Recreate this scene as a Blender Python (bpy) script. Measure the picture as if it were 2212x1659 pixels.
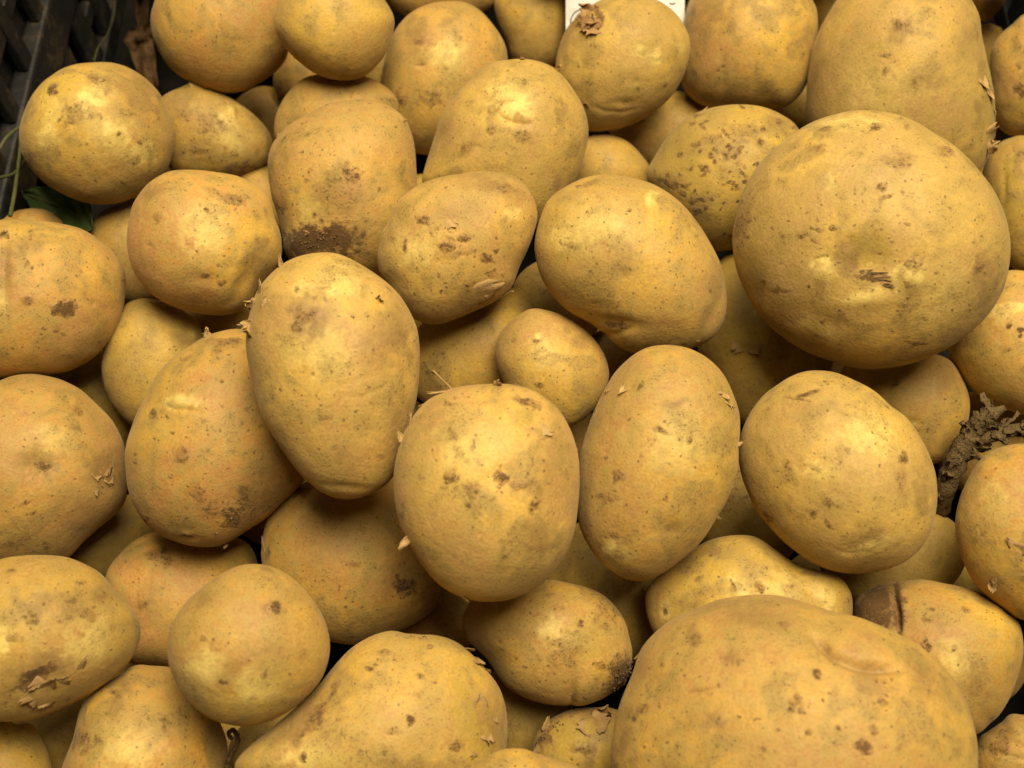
import bpy, math, random
import numpy as np
from mathutils import Vector

scene = bpy.context.scene
for o in list(bpy.data.objects):
    bpy.data.objects.remove(o)
col = scene.collection

# ------------------------------------------------------------------ camera
# photo coordinates are given on a 2212 x 1659 grid
CX, CY, FPX = 1106.0, 829.5, 2372.0
TILT = math.radians(25.0)            # camera leans 25 degrees off straight down
D0 = 0.36
Fw = np.array([0, math.sin(TILT), -math.cos(TILT)])
Uw = np.array([0, math.cos(TILT), math.sin(TILT)])
Xw = np.array([1.0, 0, 0])
CAM = -Fw * D0
cd = bpy.data.cameras.new('camera'); cam = bpy.data.objects.new('camera', cd); col.objects.link(cam)
cam.location = CAM; cam.rotation_euler = (TILT, 0, 0)
cd.sensor_fit = 'HORIZONTAL'; cd.angle = 2 * math.atan(1106.0 / FPX)
cd.clip_start = 0.01; cd.clip_end = 50
cd.dof.use_dof = True; cd.dof.focus_distance = 0.350; cd.dof.aperture_fstop = 14.0
scene.camera = cam

# ------------------------------------------------------------------ light
w = bpy.data.worlds.new('World'); scene.world = w; w.use_nodes = True
w.node_tree.nodes['Background'].inputs[0].default_value = (1.0, 0.86, 0.62, 1)
w.node_tree.nodes['Background'].inputs[1].default_value = 0.012
def area(name, loc, target, size, power, color):
    l = bpy.data.lights.new(name, 'AREA'); l.energy = power; l.color = color; l.shape = 'RECTANGLE'
    l.size, l.size_y = size
    o = bpy.data.objects.new(name, l); col.objects.link(o); o.location = loc
    o.rotation_euler = (Vector(target) - Vector(loc)).to_track_quat('-Z', 'Y').to_euler()
    return o
area('ceiling_lamp', (0.12, 0.12, 0.78), (0.02, 0.04, 0), (0.48, 0.46), 15.3, (1.0, 0.87, 0.61))
area('ceiling_lamp', (-0.35, 0.75, 1.2), (0, 0, 0), (0.4, 0.4), 4.5, (1.0, 0.87, 0.62))
scene.view_settings.view_transform = 'Standard'; scene.view_settings.look = 'None'
scene.view_settings.exposure = 0.0; scene.view_settings.gamma = 1.0
scene.view_settings.use_curve_mapping = False
scene.render.engine = 'CYCLES'
scene.cycles.max_bounces = 3; scene.cycles.diffuse_bounces = 2; scene.cycles.glossy_bounces = 1
scene.render.resolution_x = 1024; scene.render.resolution_y = 768

# ------------------------------------------------------------------ helpers
def ray(u, v):                       # direction with unit depth along the view axis
    return Fw + Xw * ((u - CX) / FPX) - Uw * ((v - CY) / FPX)
def at_depth(u, v, Z): return CAM + ray(u, v) * Z
def at_height(u, v, h):
    d = ray(u, v); return CAM + d * ((h - CAM[2]) / d[2])
def project(P):
    q = P - CAM; Z = q @ Fw
    return CX + FPX * (q @ Xw) / Z, CY - FPX * (q @ Uw) / Z, Z
def tag(o, label=None, cat=None, group=None, kind=None):
    if label: o['label'] = label
    if cat: o['category'] = cat
    if group: o['group'] = group
    if kind: o['kind'] = kind
    return o
def mesh_obj(name, verts, faces, mat, parent=None, loc=(0, 0, 0), smooth=True):
    me = bpy.data.meshes.new(name)
    me.from_pydata([tuple(v) for v in verts], [], [tuple(f) for f in faces])
    me.update()
    if smooth: me.polygons.foreach_set('use_smooth', [True] * len(me.polygons))
    o = bpy.data.objects.new(name, me); col.objects.link(o)
    if mat: me.materials.append(mat)
    o.location = loc
    if parent is not None: o.parent = parent
    return o

# ------------------------------------------------------------------ materials
class NT:
    def __init__(s, name):
        s.m = bpy.data.materials.new(name); s.m.use_nodes = True
        s.t = s.m.node_tree; s.b = s.t.nodes['Principled BSDF']
    def n(s, typ, **kw):
        x = s.t.nodes.new(typ)
        for k, v in kw.items(): setattr(x, k, v)
        return x
    def put(s, sock, v):
        if hasattr(v, 'is_output') or isinstance(v, bpy.types.NodeSocket): s.t.links.new(v, sock)
        else: sock.default_value = v
    def math(s, op, a, b=0.0, c=0.0, clamp=False):
        x = s.n('ShaderNodeMath', operation=op, use_clamp=clamp)
        s.put(x.inputs[0], a); s.put(x.inputs[1], b); s.put(x.inputs[2], c); return x.outputs[0]
    def noise(s, vec, scale, detail=3, rough=0.55, dist=0.0, col=False):
        x = s.n('ShaderNodeTexNoise'); s.put(x.inputs['Vector'], vec)
        x.inputs['Scale'].default_value = scale; x.inputs['Detail'].default_value = detail
        x.inputs['Roughness'].default_value = rough; x.inputs['Distortion'].default_value = dist
        return x.outputs['Color' if col else 'Fac']
    def step(s, v, lo, hi):
        x = s.n('ShaderNodeMapRange', interpolation_type='SMOOTHSTEP')
        s.put(x.inputs[0], v); s.put(x.inputs[1], lo); s.put(x.inputs[2], hi); return x.outputs[0]
    def mix(s, f, a, b, mode='MIX'):
        x = s.n('ShaderNodeMix', data_type='RGBA', blend_type=mode)
        s.put(x.inputs[0], f); s.put(x.inputs[6], a); s.put(x.inputs[7], b); return x.outputs[2]

def rgb(*c): return (c[0], c[1], c[2], 1.0)

def potato_material():
    k = NT('potato_skin')
    tc = k.n('ShaderNodeTexCoord'); oi = k.n('ShaderNodeObjectInfo')
    sc = k.n('ShaderNodeVectorMath', operation='SCALE'); k.put(sc.inputs[0], (7.3, 3.1, 5.7)); k.put(sc.inputs[3], oi.outputs['Random'])
    ad = k.n('ShaderNodeVectorMath', operation='ADD'); k.put(ad.inputs[0], tc.outputs['Object']); k.put(ad.inputs[1], sc.outputs[0])
    V = ad.outputs[0]
    sp = k.n('ShaderNodeSeparateColor'); k.put(sp.inputs[0], oi.outputs['Color'])
    tone, dirt, speck = sp.outputs[0], sp.outputs[1], sp.outputs[2]
    at = k.n('ShaderNodeAttribute', attribute_name='marks')
    ms = k.n('ShaderNodeSeparateColor'); k.put(ms.inputs[0], at.outputs['Color'])
    soil, pale, grey = ms.outputs[0], ms.outputs[1], ms.outputs[2]
    green = at.outputs['Alpha']
    tx = k.n('ShaderNodeAttribute', attribute_name='mottle')
    ts = k.n('ShaderNodeSeparateColor'); k.put(ts.inputs[0], tx.outputs['Color'])
    n1, n2, n5 = ts.outputs[0], ts.outputs[1], ts.outputs[2]
    n3 = k.noise(V, 330, 2, 0.65); n4 = k.noise(V, 1150, 0, 0.6)
    # skin hue of this potato: olive - golden - orange tan
    gold = k.mix(tone, rgb(0.53, 0.375, 0.060), rgb(0.64, 0.345, 0.080))
    tan = k.mix(tone, rgb(0.39, 0.270, 0.078), rgb(0.485, 0.250, 0.100))
    f1 = k.math('ADD', k.math('MULTIPLY', n1, 0.75), k.math('MULTIPLY', n2, 0.30))
    base = k.mix(k.step(f1, 0.36, 0.70), tan, gold)
    base = k.mix(k.math('MULTIPLY', k.step(n5, 0.50, 0.75), 0.6), base, rgb(0.66, 0.445, 0.075))
    base = k.mix(k.math('MULTIPLY', oi.outputs['Alpha'], 0.60), base, k.mix(k.step(f1, 0.36, 0.70), rgb(0.51, 0.365, 0.155), rgb(0.68, 0.49, 0.155)))
    base = k.mix(k.math('MULTIPLY', k.step(k.math('ADD', k.math('MULTIPLY', n3, 0.6), k.math('MULTIPLY', n2, 0.4)), 0.50, 0.64), 0.26), base, rgb(0.36, 0.225, 0.088))
    # worn brown film, patchy
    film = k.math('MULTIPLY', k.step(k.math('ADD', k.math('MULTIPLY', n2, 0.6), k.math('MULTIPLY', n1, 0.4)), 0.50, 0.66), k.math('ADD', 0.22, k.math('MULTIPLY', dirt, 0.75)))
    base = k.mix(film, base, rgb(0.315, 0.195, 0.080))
    # peeled skin and painted highlights; grey bruises, creases and painted shade; greened skin
    edge = k.math('ADD', -0.25, k.math('MULTIPLY', k.math('ADD', n2, n3), 0.5))
    def mask(a, lo, hi, e):
        return k.step(k.math('ADD', a, k.math('MULTIPLY', edge, e)), lo, hi)
    base = k.mix(k.math('MULTIPLY', mask(pale, 0.20, 0.85, 1.5), 0.75), base, rgb(0.84, 0.68, 0.25))
    base = k.mix(k.math('MULTIPLY', mask(grey, 0.10, 0.95, 1.4), 0.70), base, rgb(0.25, 0.155, 0.072))
    base = k.mix(k.math('MULTIPLY', mask(green, 0.20, 0.75, 1.4), 0.42), base, rgb(0.37, 0.285, 0.045))
    # fine skin grain
    g = k.math('ADD', 0.58, k.math('MULTIPLY', k.math('ADD', n3, n4), 0.40))
    g = k.math('MULTIPLY', g, k.math('ADD', 0.90, k.math('MULTIPLY', k.math('FRACT', k.math('MULTIPLY', oi.outputs['Random'], 7.31)), 0.17)))
    gv = k.n('ShaderNodeCombineColor')
    for i in range(3): k.put(gv.inputs[i], g)
    base = k.mix(1.0, base, gv.outputs[0], 'MULTIPLY')
    # lenticels: small dots, in clusters
    wn = k.noise(V, 900, 1, 0.5, 0, True)
    def dots(scale, rmin, rmax, thr, wob):
        vo = k.n('ShaderNodeTexVoronoi'); vo.inputs['Scale'].default_value = scale
        wv = k.n('ShaderNodeVectorMath', operation='ADD'); k.put(wv.inputs[0], V)
        ws = k.n('ShaderNodeVectorMath', operation='SCALE'); k.put(ws.inputs[0], wn); k.put(ws.inputs[3], wob)
        k.put(wv.inputs[1], ws.outputs[0]); k.put(vo.inputs['Vector'], wv.outputs[0])
        cs = k.n('ShaderNodeSeparateColor'); k.put(cs.inputs[0], vo.outputs['Color'])
        r = k.math('ADD', rmin, k.math('MULTIPLY', cs.outputs[0], rmax - rmin))
        d = k.math('SUBTRACT', 1.0, k.step(k.math('DIVIDE', vo.outputs['Distance'], r), 0.55, 1.05))
        on = k.math('GREATER_THAN', k.math('ADD', cs.outputs[1], thr), 0.5)
        return k.math('MULTIPLY', d, on)
    clus = k.step(k.math('ADD', n1, k.math('MULTIPLY', speck, 0.35)), 0.47, 0.68)
    dA = k.math('MULTIPLY', dots(190, 0.04, 0.13, k.math('MULTIPLY', k.math('ADD', -0.25, clus), 0.75), 0.0016), 0.72)
    dB = k.math('MULTIPLY', dots(430, 0.08, 0.24, k.math('MULTIPLY', k.math('ADD', -0.50, clus), 0.9), 0.0010), 0.66)
    dd = k.math('MAXIMUM', dA, dB)
    # russet netting: fine cracked lines, only in patches
    vn = k.n('ShaderNodeTexVoronoi', feature='DISTANCE_TO_EDGE'); vn.inputs['Scale'].default_value = 300
    wv2 = k.n('ShaderNodeVectorMath', operation='SCALE'); k.put(wv2.inputs[0], wn); k.put(wv2.inputs[3], 0.004)
    wv3 = k.n('ShaderNodeVectorMath', operation='ADD'); k.put(wv3.inputs[0], V); k.put(wv3.inputs[1], wv2.outputs[0]); k.put(vn.inputs['Vector'], wv3.outputs[0])
    net = k.math('MULTIPLY', k.math('SUBTRACT', 1.0, k.step(vn.outputs['Distance'], 0.02, 0.11)), k.math('MULTIPLY', k.step(n2, 0.50, 0.66), k.step(n1, 0.38, 0.55)))
    base = k.mix(k.math('MULTIPLY', net, 0.33), base, rgb(0.22, 0.13, 0.052))
    base = k.mix(dd, base, rgb(0.095, 0.052, 0.024))
    fs = k.math('MULTIPLY', k.step(n4, 0.58, 0.72), k.math('MULTIPLY', k.step(n2, 0.36, 0.64), 0.55))
    base = k.mix(fs, base, rgb(0.20, 0.11, 0.045))
    # adhering soil
    s1 = k.step(k.math('ADD', k.math('MULTIPLY', n3, 0.6), k.math('MULTIPLY', n2, 0.5)), k.math('SUBTRACT', 0.74, k.math('MULTIPLY', dirt, 0.10)), 0.84)
    s1 = k.math('MULTIPLY', s1, 0.7)
    gran = k.noise(V, 900, 2, 0.75)
    # stain under the soil, then the soil itself as grains
    base = k.mix(k.math('MULTIPLY', k.step(k.math('ADD', soil, k.math('MULTIPLY', edge, 1.2)), 0.1, 0.9), 0.55), base, rgb(0.19, 0.105, 0.045))
    s2 = k.step(k.math('ADD', k.math('MULTIPLY', soil, 0.80), k.math('MULTIPLY', k.math('SUBTRACT', k.math('ADD', k.math('MULTIPLY', n3, 0.35), k.math('MULTIPLY', gran, 0.65)), 0.5), 3.0)), 0.30, 0.85)
    s2 = k.math('MULTIPLY', k.math('MULTIPLY', s2, k.step(soil, 0.03, 0.3)), 0.85)
    sm = k.math('MAXIMUM', s1, s2)
    soilc = k.mix(gran, rgb(0.030, 0.015, 0.007), rgb(0.140, 0.075, 0.032))
    base = k.mix(sm, base, soilc)
    base = k.mix(1.0, base, rgb(0.84, 0.785, 0.63), 'MULTIPLY')      # overall skin albedo
    k.put(k.b.inputs['Base Color'], base)
    ro = k.math('ADD', 0.46, k.math('MULTIPLY', n2, 0.22))
    ro = k.math('ADD', ro, k.math('MULTIPLY', sm, 0.35), clamp=True)
    k.put(k.b.inputs['Roughness'], ro)
    k.b.inputs['Specular IOR Level'].default_value = 0.22
    k.b.inputs['Sheen Weight'].default_value = 0.13
    k.b.inputs['Sheen Roughness'].default_value = 0.5
    k.b.inputs['Sheen Tint'].default_value = (1.0, 0.80, 0.50, 1)
    h = k.math('ADD', k.math('MULTIPLY', n3, 0.7), k.math('MULTIPLY', n4, 0.22))
    h = k.math('ADD', h, k.math('MULTIPLY', k.math('MULTIPLY', k.step(soil, 0.1, 0.7), gran), 1.2))
    bp = k.n('ShaderNodeBump'); bp.inputs['Strength'].default_value = 0.35; bp.inputs['Distance'].default_value = 0.0009
    k.put(bp.inputs['Height'], h); k.put(k.b.inputs['Normal'], bp.outputs[0])
    return k.m

def simple_mat(name, c1, c2, scale, rough=0.7, bump=0.3, dist=0.001, spec=0.3, c3=None, f3=0.0):
    k = NT(name); tc = k.n('ShaderNodeTexCoord'); V = tc.outputs['Object']
    a = k.noise(V, scale, 5, 0.6, 0.5); b = k.noise(V, scale * 5, 4, 0.6)
    c = k.mix(k.step(a, 0.35, 0.65), rgb(*c1), rgb(*c2))
    if c3: c = k.mix(k.math('MULTIPLY', k.step(k.math('ADD', k.math('MULTIPLY', a, 0.5), k.math('MULTIPLY', b, 0.5)), 0.52, 0.62), f3), c, rgb(*c3))
    k.put(k.b.inputs['Base Color'], c)
    k.put(k.b.inputs['Roughness'], k.math('ADD', rough - 0.1, k.math('MULTIPLY', b, 0.2), clamp=True))
    k.b.inputs['Specular IOR Level'].default_value = spec
    bp = k.n('ShaderNodeBump'); bp.inputs['Strength'].default_value = bump; bp.inputs['Distance'].default_value = dist
    k.put(bp.inputs['Height'], k.math('ADD', a, b)); k.put(k.b.inputs['Normal'], bp.outputs[0])
    return k.m

M_POT = potato_material()
M_FLAKE = simple_mat('dry_skin', (0.42, 0.275, 0.105), (0.33, 0.205, 0.078), 260, 0.7, 0.5, 0.0006)
M_FLAKED = simple_mat('brown_crust', (0.28, 0.155, 0.057), (0.36, 0.21, 0.083), 300, 0.8, 0.6, 0.0008)
M_FLAKEB = simple_mat('dry_skin_brown', (0.33, 0.205, 0.078), (0.25, 0.15, 0.058), 260, 0.75, 0.5, 0.0006)
M_SOIL = simple_mat('soil', (0.09, 0.05, 0.022), (0.22, 0.13, 0.06), 700, 0.9, 0.5, 0.0005)
M_FLOOR = simple_mat('crate_floor', (0.005, 0.005, 0.005), (0.010, 0.008, 0.006), 60, 0.85, 0.3, 0.001, 0.12)  # blacker than the crate walls: the shade of the gaps put into the colour
M_CRATE = simple_mat('black_plastic', (0.010, 0.010, 0.011), (0.020, 0.018, 0.016), 45, 0.50, 0.3, 0.0008, 0.40, (0.075, 0.05, 0.025), 0.5)
M_LEAF = simple_mat('green_leaf', (0.028, 0.050, 0.010), (0.045, 0.070, 0.015), 120, 0.55, 0.5, 0.0008)
M_STEM = simple_mat('green_stem', (0.055, 0.062, 0.018), (0.085, 0.082, 0.028), 200, 0.6, 0.3, 0.0004)
M_DRYLEAF = simple_mat('dry_leaf', (0.055, 0.028, 0.010), (0.085, 0.044, 0.016), 120, 0.75, 0.6, 0.001, 0.2, (0.06, 0.03, 0.012), 0.8)
M_TWIG = simple_mat('dry_stalk', (0.085, 0.053, 0.021), (0.165, 0.108, 0.045), 260, 0.85, 0.8, 0.0012, 0.2, (0.05, 0.03, 0.013), 0.8)
M_CARD = simple_mat('white_card', (0.58, 0.57, 0.55), (0.50, 0.49, 0.47), 90, 0.6, 0.3, 0.0004, 0.2, (0.42, 0.38, 0.30), 0.5)
M_INK = simple_mat('dark_ink', (0.05, 0.055, 0.06), (0.09, 0.09, 0.095), 300, 0.6, 0.1, 0.0001)
M_TABLE = simple_mat('dark_table', (0.035, 0.028, 0.022), (0.05, 0.04, 0.03), 20, 0.7, 0.2, 0.001)

# ------------------------------------------------------------------ potato data
# key: (outline on the photo grid, height of its middle, depth factor, tone, dirt, speck, shear, label)
POT = {}
def pot(key, pts, h, label, tone=0.5, dirt=0.3, speck=0.3, thick=0.92, shear=(0, 0)):
    POT[key] = dict(pts=np.array(pts, float), h=h, label=label, tone=tone, dirt=dirt, speck=speck, thick=thick, shear=shear)
def ell(cx, cy, a, b, ang=0, n=14, seed=0):
    r = random.Random(seed or int(cx * 7 + cy)); out = []
    A = math.radians(ang); p1, p2 = r.random() * 6, r.random() * 6
    for i in range(n):
        t = 2 * math.pi * i / n
        q = 1 + 0.05 * math.sin(2 * t + p1) + 0.03 * math.sin(3 * t + p2)
        x, y = a * q * math.cos(t), b * q * math.sin(t)
        out.append((cx + x * math.cos(A) - y * math.sin(A), cy + x * math.sin(A) + y * math.cos(A)))
    return out
pot('1', [(215,134),(262,140),(305,162),(340,195),(362,235),(376,290),(372,335),(352,382),(313,415),(265,436),(215,442),(168,433),(125,413),(88,388),(56,350),(42,312),(42,275),(54,236),(74,198),(105,167),(150,142)], -0.012,
    'round potato with pale peeled patches and a brown spot, lying against the crate wall', .45, .45, .45)
pot('2', [(326,30),(328,70),(341,106),(362,141),(400,172),(447,194),(490,202),(531,195),(578,169),(609,141),(622,115),(628,60),(615,0),(580,-50),(520,-85),(450,-90),(385,-65),(345,-20)], -0.020,
    'plain orange-tan potato in the far row, nearest to the brown dry leaf', .85, .25, .25)
pot('3', [(593,47),(600,78),(618,106),(650,137),(687,162),(737,174),(784,166),(818,137),(840,103),(851,62),(850,34),(831,0),(800,-35),(750,-60),(690,-62),(640,-40),(605,0)], -0.008,
    'smooth clean yellow potato in the far row, second from the dry leaf', .4, .15, .1)
pot('4', [(978,2),(1006,5),(1037,22),(1065,53),(1087,87),(1096,119),(1095,170),(1080,230),(1040,290),(985,325),(930,335),(885,325),(850,295),(828,250),(820,203),(825,156),(834,119),(850,72),(872,41),(900,19),(940,5)], -0.030,
    'upright egg-shaped potato with brown blotches, behind two pale potatoes in the far middle', .7, .45, .4)
pot('5', [(1068,0),(1075,45),(1095,90),(1110,130),(1150,150),(1195,140),(1225,100),(1235,50),(1225,0),(1195,-35),(1140,-45),(1090,-30)], -0.044,
    'small blurred yellow potato just left of the white price card', .35, .2, .15)
pot('6', [(830,-60),(838,0),(870,32),(920,45),(980,40),(1040,30),(1072,0),(1065,-60),(1010,-100),(920,-105),(860,-90)], -0.060,
    'dim potato at the far edge, its base peeking out behind the blotched egg-shaped potato', .8, .3, .2)
pot('7', [(1424,2),(1456,25),(1477,53),(1490,84),(1488,125),(1471,175),(1443,216),(1396,253),(1349,275),(1312,283),(1274,284),(1235,260),(1210,225),(1200,180),(1200,140),(1207,103),(1224,62),(1249,34),(1281,9),(1309,-4),(1349,-8),(1390,-6)], -0.008,
    'pale potato with a brown crusty lump, right in front of the white price card', .4, .2, .15)
pot('8', [(1470,90),(1468,140),(1474,188),(1490,209),(1515,228),(1560,238),(1620,243),(1683,235),(1708,225),(1736,194),(1752,156),(1764,100),(1766,31),(1755,0),(1720,-50),(1650,-75),(1570,-70),(1510,-35),(1482,25)], -0.020,
    'mottled orange-tan potato in the far row, just right of the one with the crusty lump', .8, .4, .2)
pot('9', [(1515,239),(1568,227),(1615,226),(1656,233),(1693,250),(1721,272),(1738,320),(1735,400),(1710,470),(1660,520),(1600,537),(1552,544),(1510,528),(1460,490),(1415,430),(1396,385),(1399,365),(1415,337),(1440,297),(1474,262)], -0.022,
    'greenish-yellow potato thickly speckled with dark dots, half behind the largest round potato', .08, .35, 1.0)
pot('10', [(756,216),(800,216),(843,230),(875,256),(890,291),(897,328),(901,397),(905,450),(890,520),(860,575),(800,598),(750,608),(690,600),(645,582),(621,557),(612,535),(609,501),(597,457),(586,422),(578,359),(581,331),(593,303),(625,269),(675,241),(712,223)], -0.018,
    'blocky potato with a band of dark soil round its lower end', .65, .55, .45)
pot('11', [(1131,127),(1171,134),(1206,153),(1237,191),(1259,228),(1270,266),(1270,300),(1260,344),(1249,378),(1220,430),(1180,480),(1130,500),(1050,480),(960,440),(912,400),(912,384),(925,337),(940,291),(953,250),(981,206),(1015,172),(1056,137),(1097,129)], -0.018,
    'large dull yellow potato with a bright peeled crescent, behind the freckled flaky one', .3, .35, .4)
pot('12', [(1309,377),(1370,385),(1420,402),(1470,437),(1510,485),(1540,535),(1560,580),(1571,640),(1565,690),(1540,730),(1500,752),(1440,765),(1374,762),(1337,744),(1302,719),(1271,697),(1224,670),(1193,638),(1171,604),(1159,566),(1154,529),(1162,488),(1180,438),(1212,409),(1262,384)], 0.004,
    'bright golden potato with a folded lobe at its lower right, left of the largest', .45, .25, .6)
pot('13', [(1743,187),(1746,150),(1754,106),(1771,62),(1790,28),(1807,0),(1850,-45),(1930,-72),(2010,-65),(2070,-35),(2099,0),(2115,31),(2122,78),(2133,131),(2143,175),(2149,219),(2150,266),(2143,312),(2124,362),(2080,410),(2000,425),(1900,410),(1820,360),(1765,310),(1743,262)], -0.024,
    'tall broad potato with peeling skin on its right edge, directly behind the largest round potato', .5, .3, .25)
pot('14', [(1849,238),(1911,241),(1965,256),(2021,288),(2068,319),(2108,359),(2146,409),(2171,462),(2182,512),(2183,540),(2180,576),(2165,632),(2133,682),(2093,720),(2046,754),(1990,779),(1927,794),(1874,798),(1827,791),(1771,773),(1724,751),(1683,723),(1646,688),(1621,651),(1599,607),(1585,557),(1582,510),(1588,469),(1602,419),(1627,372),(1661,331),(1702,297),(1749,266),(1802,247)], 0.008,
    'largest round potato, pale gold with a dented stalk scar at its middle', .5, .4, .45, thick=.8)
pot('15', [(1034,370),(1075,372),(1112,381),(1137,403),(1156,437),(1161,467),(1156,494),(1143,532),(1121,579),(1106,619),(1075,648),(1031,669),(987,688),(950,700),(918,699),(893,688),(868,665),(838,625),(820,590),(815,557),(820,526),(826,498),(843,472),(858,437),(893,406),(937,386),(981,377)], -0.004,
    'tan potato freckled with black specks and carrying a loose pale flake on top', .5, .45, .7)
pot('16', [(693,545),(731,548),(768,565),(806,588),(843,616),(868,644),(887,676),(900,707),(906,744),(906,791),(901,854),(886,920),(870,985),(850,1030),(818,1059),(781,1075),(743,1079),(712,1072),(681,1054),(653,1030),(621,989),(590,942),(565,898),(546,829),(537,791),(531,744),(534,698),(542,666),(553,632),(575,601),(606,573),(643,554)], 0.008,
    'long pear-shaped potato with a grey ring bruise and torn skin on its upper left', .55, .35, .45)
pot('17', [(1006,833),(1065,829),(1112,831),(1150,842),(1181,861),(1206,883),(1224,911),(1240,948),(1250,992),(1252,1042),(1249,1086),(1242,1142),(1224,1192),(1193,1239),(1162,1267),(1121,1289),(1085,1298),(1043,1300),(1003,1292),(956,1269),(918,1230),(887,1180),(865,1136),(853,1086),(850,1033),(856,986),(865,955),(878,923),(900,889),(928,861),(965,842)], 0.010,
    'big oval tan potato with dark scabs at its centre, in the middle of the pile', .72, .4, .25)
pot('18', [(1431,745),(1474,748),(1512,763),(1543,785),(1568,816),(1587,860),(1596,886),(1599,923),(1596,964),(1593,1011),(1577,1067),(1549,1117),(1515,1170),(1474,1208),(1431,1239),(1396,1254),(1362,1254),(1324,1236),(1287,1201),(1266,1170),(1250,1130),(1248,1080),(1250,1030),(1254,979),(1265,939),(1284,886),(1309,836),(1331,801),(1365,769),(1396,751)], 0.002,
    'long golden potato tapering to a blunt lower tip, flaking skin at its upper end', .55, .35, .4)
pot('19', [(1761,800),(1802,804),(1843,820),(1890,845),(1927,879),(1958,901),(1983,936),(2005,976),(2021,1023),(2025,1067),(2021,1111),(2008,1155),(1983,1192),(1949,1217),(1902,1233),(1849,1239),(1802,1234),(1758,1217),(1708,1183),(1668,1145),(1636,1105),(1615,1064),(1599,1017),(1596,970),(1605,923),(1624,886),(1652,851),(1696,820),(1727,805)], 0.004,
    'smooth oval yellow potato with a peeled eye and short scratches, below the largest one', .35, .25, .25)
pot('20', [(375,368),(422,367),(469,372),(516,381),(556,403),(581,428),(594,473),(606,504),(609,535),(606,563),(590,588),(562,620),(537,657),(500,679),(450,680),(400,671),(350,651),(312,620),(287,582),(275,538),(275,495),(284,451),(294,428),(319,397),(347,378)], -0.004,
    'bright orange-gold potato with a diagonal wrinkle, below the one against the crate wall', .8, .25, .4)
pot('21', [(350,209),(384,191),(416,183),(453,191),(494,209),(537,238),(572,272),(587,300),(587,328),(575,353),(531,378),(484,388),(430,390),(380,375),(350,340),(335,290),(335,240)], -0.034,
    'grubby olive potato wedged between the peeled-patch potato and the blocky soil-banded one', .3, .9, .6)
pot('22', [(593,266),(600,237),(622,200),(656,169),(700,160),(780,163),(830,185),(860,220),(850,270),(780,310),(690,330),(620,320),(595,300)], -0.056,
    'half-hidden golden potato behind the blocky soil-banded potato', .7, .2, .2)
pot('23', [(41,474),(94,477),(141,485),(175,494),(212,516),(244,544),(266,576),(272,607),(269,651),(256,701),(231,744),(194,779),(150,801),(109,809),(47,814),(0,818),(-45,812),(-95,780),(-122,710),(-125,620),(-102,545),(-55,494),(0,475)], -0.002,
    'big orange-tan potato with one black scab, at the left edge above another big one', .85, .25, .4)
pot('23b', [(0,480),(31,457),(72,450),(103,455),(125,470),(147,488),(165,530),(140,600),(75,620),(15,600),(-12,545),(-10,505)], -0.045,
    'brown hump of a potato poking out behind the big one with the black scab', .9, .4, .2)
pot('24', [(194,494),(206,470),(231,451),(266,438),(300,432),(345,442),(380,500),(390,580),(370,640),(320,660),(270,655),(230,620),(205,570),(190,530)], -0.052,
    'shaded potato in the gap beside the green leaf', .5, .4, .3)
pot('25', [(328,646),(375,657),(412,682),(434,707),(445,745),(450,790),(440,850),(400,905),(340,940),(284,919),(262,898),(244,876),(225,835),(219,798),(222,763),(232,710),(265,662),(298,646)], -0.040,
    'clean olive-yellow potato in shade, between the black-scab potato and the soiled oval one', .15, .15, .2)
pot('26', [(487,713),(516,710),(560,725),(600,760),(635,820),(660,900),(665,980),(659,1030),(650,1048),(619,1079),(578,1117),(531,1148),(487,1175),(450,1182),(406,1178),(362,1164),(322,1139),(294,1101),(278,1064),(270,1005),(272,961),(287,915),(294,895),(312,860),(337,813),(369,776),(409,748),(444,726)], -0.008,
    'large orange-gold oval potato with gritty soil on its lower right and a swollen eye', .8, .35, .5)
pot('27', [(0,822),(34,810),(78,808),(125,818),(169,838),(206,870),(237,901),(252,925),(266,954),(273,1001),(276,1048),(270,1086),(250,1111),(212,1142),(175,1176),(150,1204),(110,1228),(40,1238),(-40,1225),(-110,1170),(-140,1090),(-145,1000),(-120,910),(-60,845)], 0.000,
    'big tan potato with a dimple and a rough scab, at the left edge', .8, .35, .25)
pot('28', [(0,1208),(47,1200),(94,1199),(141,1203),(181,1217),(216,1237),(244,1269),(269,1297),(291,1319),(303,1347),(302,1384),(287,1419),(266,1444),(234,1472),(187,1503),(134,1531),(78,1553),(37,1559),(0,1558),(-50,1545),(-100,1500),(-125,1430),(-125,1350),(-100,1280),(-50,1230)], 0.010,
    'yellow potato with a dark torn scar and curled skin, low on the left edge', .4, .5, .4)
pot('29', [(31,1561),(62,1564),(81,1578),(97,1609),(108,1641),(111,1672),(95,1730),(40,1770),(-40,1770),(-100,1720),(-110,1640),(-70,1580),(-10,1558)], -0.020,
    'potato cut off by the bottom left corner of the picture', .6, .25, .2)
pot('30', [(281,1442),(312,1436),(344,1437),(380,1446),(420,1480),(460,1530),(485,1584),(492,1620),(492,1660),(488,1710),(460,1760),(380,1810),(270,1820),(170,1790),(125,1720),(131,1669),(141,1637),(153,1609),(162,1578),(170,1541),(184,1512),(212,1487),(250,1462)], -0.010,
    'blotched tan potato at the bottom edge, under the round one with a warty scab', .7, .55, .25)
pot('31', [(531,1219),(572,1220),(609,1234),(644,1259),(675,1294),(697,1330),(706,1353),(713,1390),(709,1428),(693,1469),(668,1500),(637,1528),(593,1553),(550,1567),(516,1569),(469,1559),(431,1537),(397,1503),(372,1459),(362,1416),(364,1378),(375,1341),(397,1306),(428,1275),(462,1250),(500,1228)], 0.016,
    'smooth round golden potato with one warty scab, low and left of the middle', .5, .2, .2)
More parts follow.
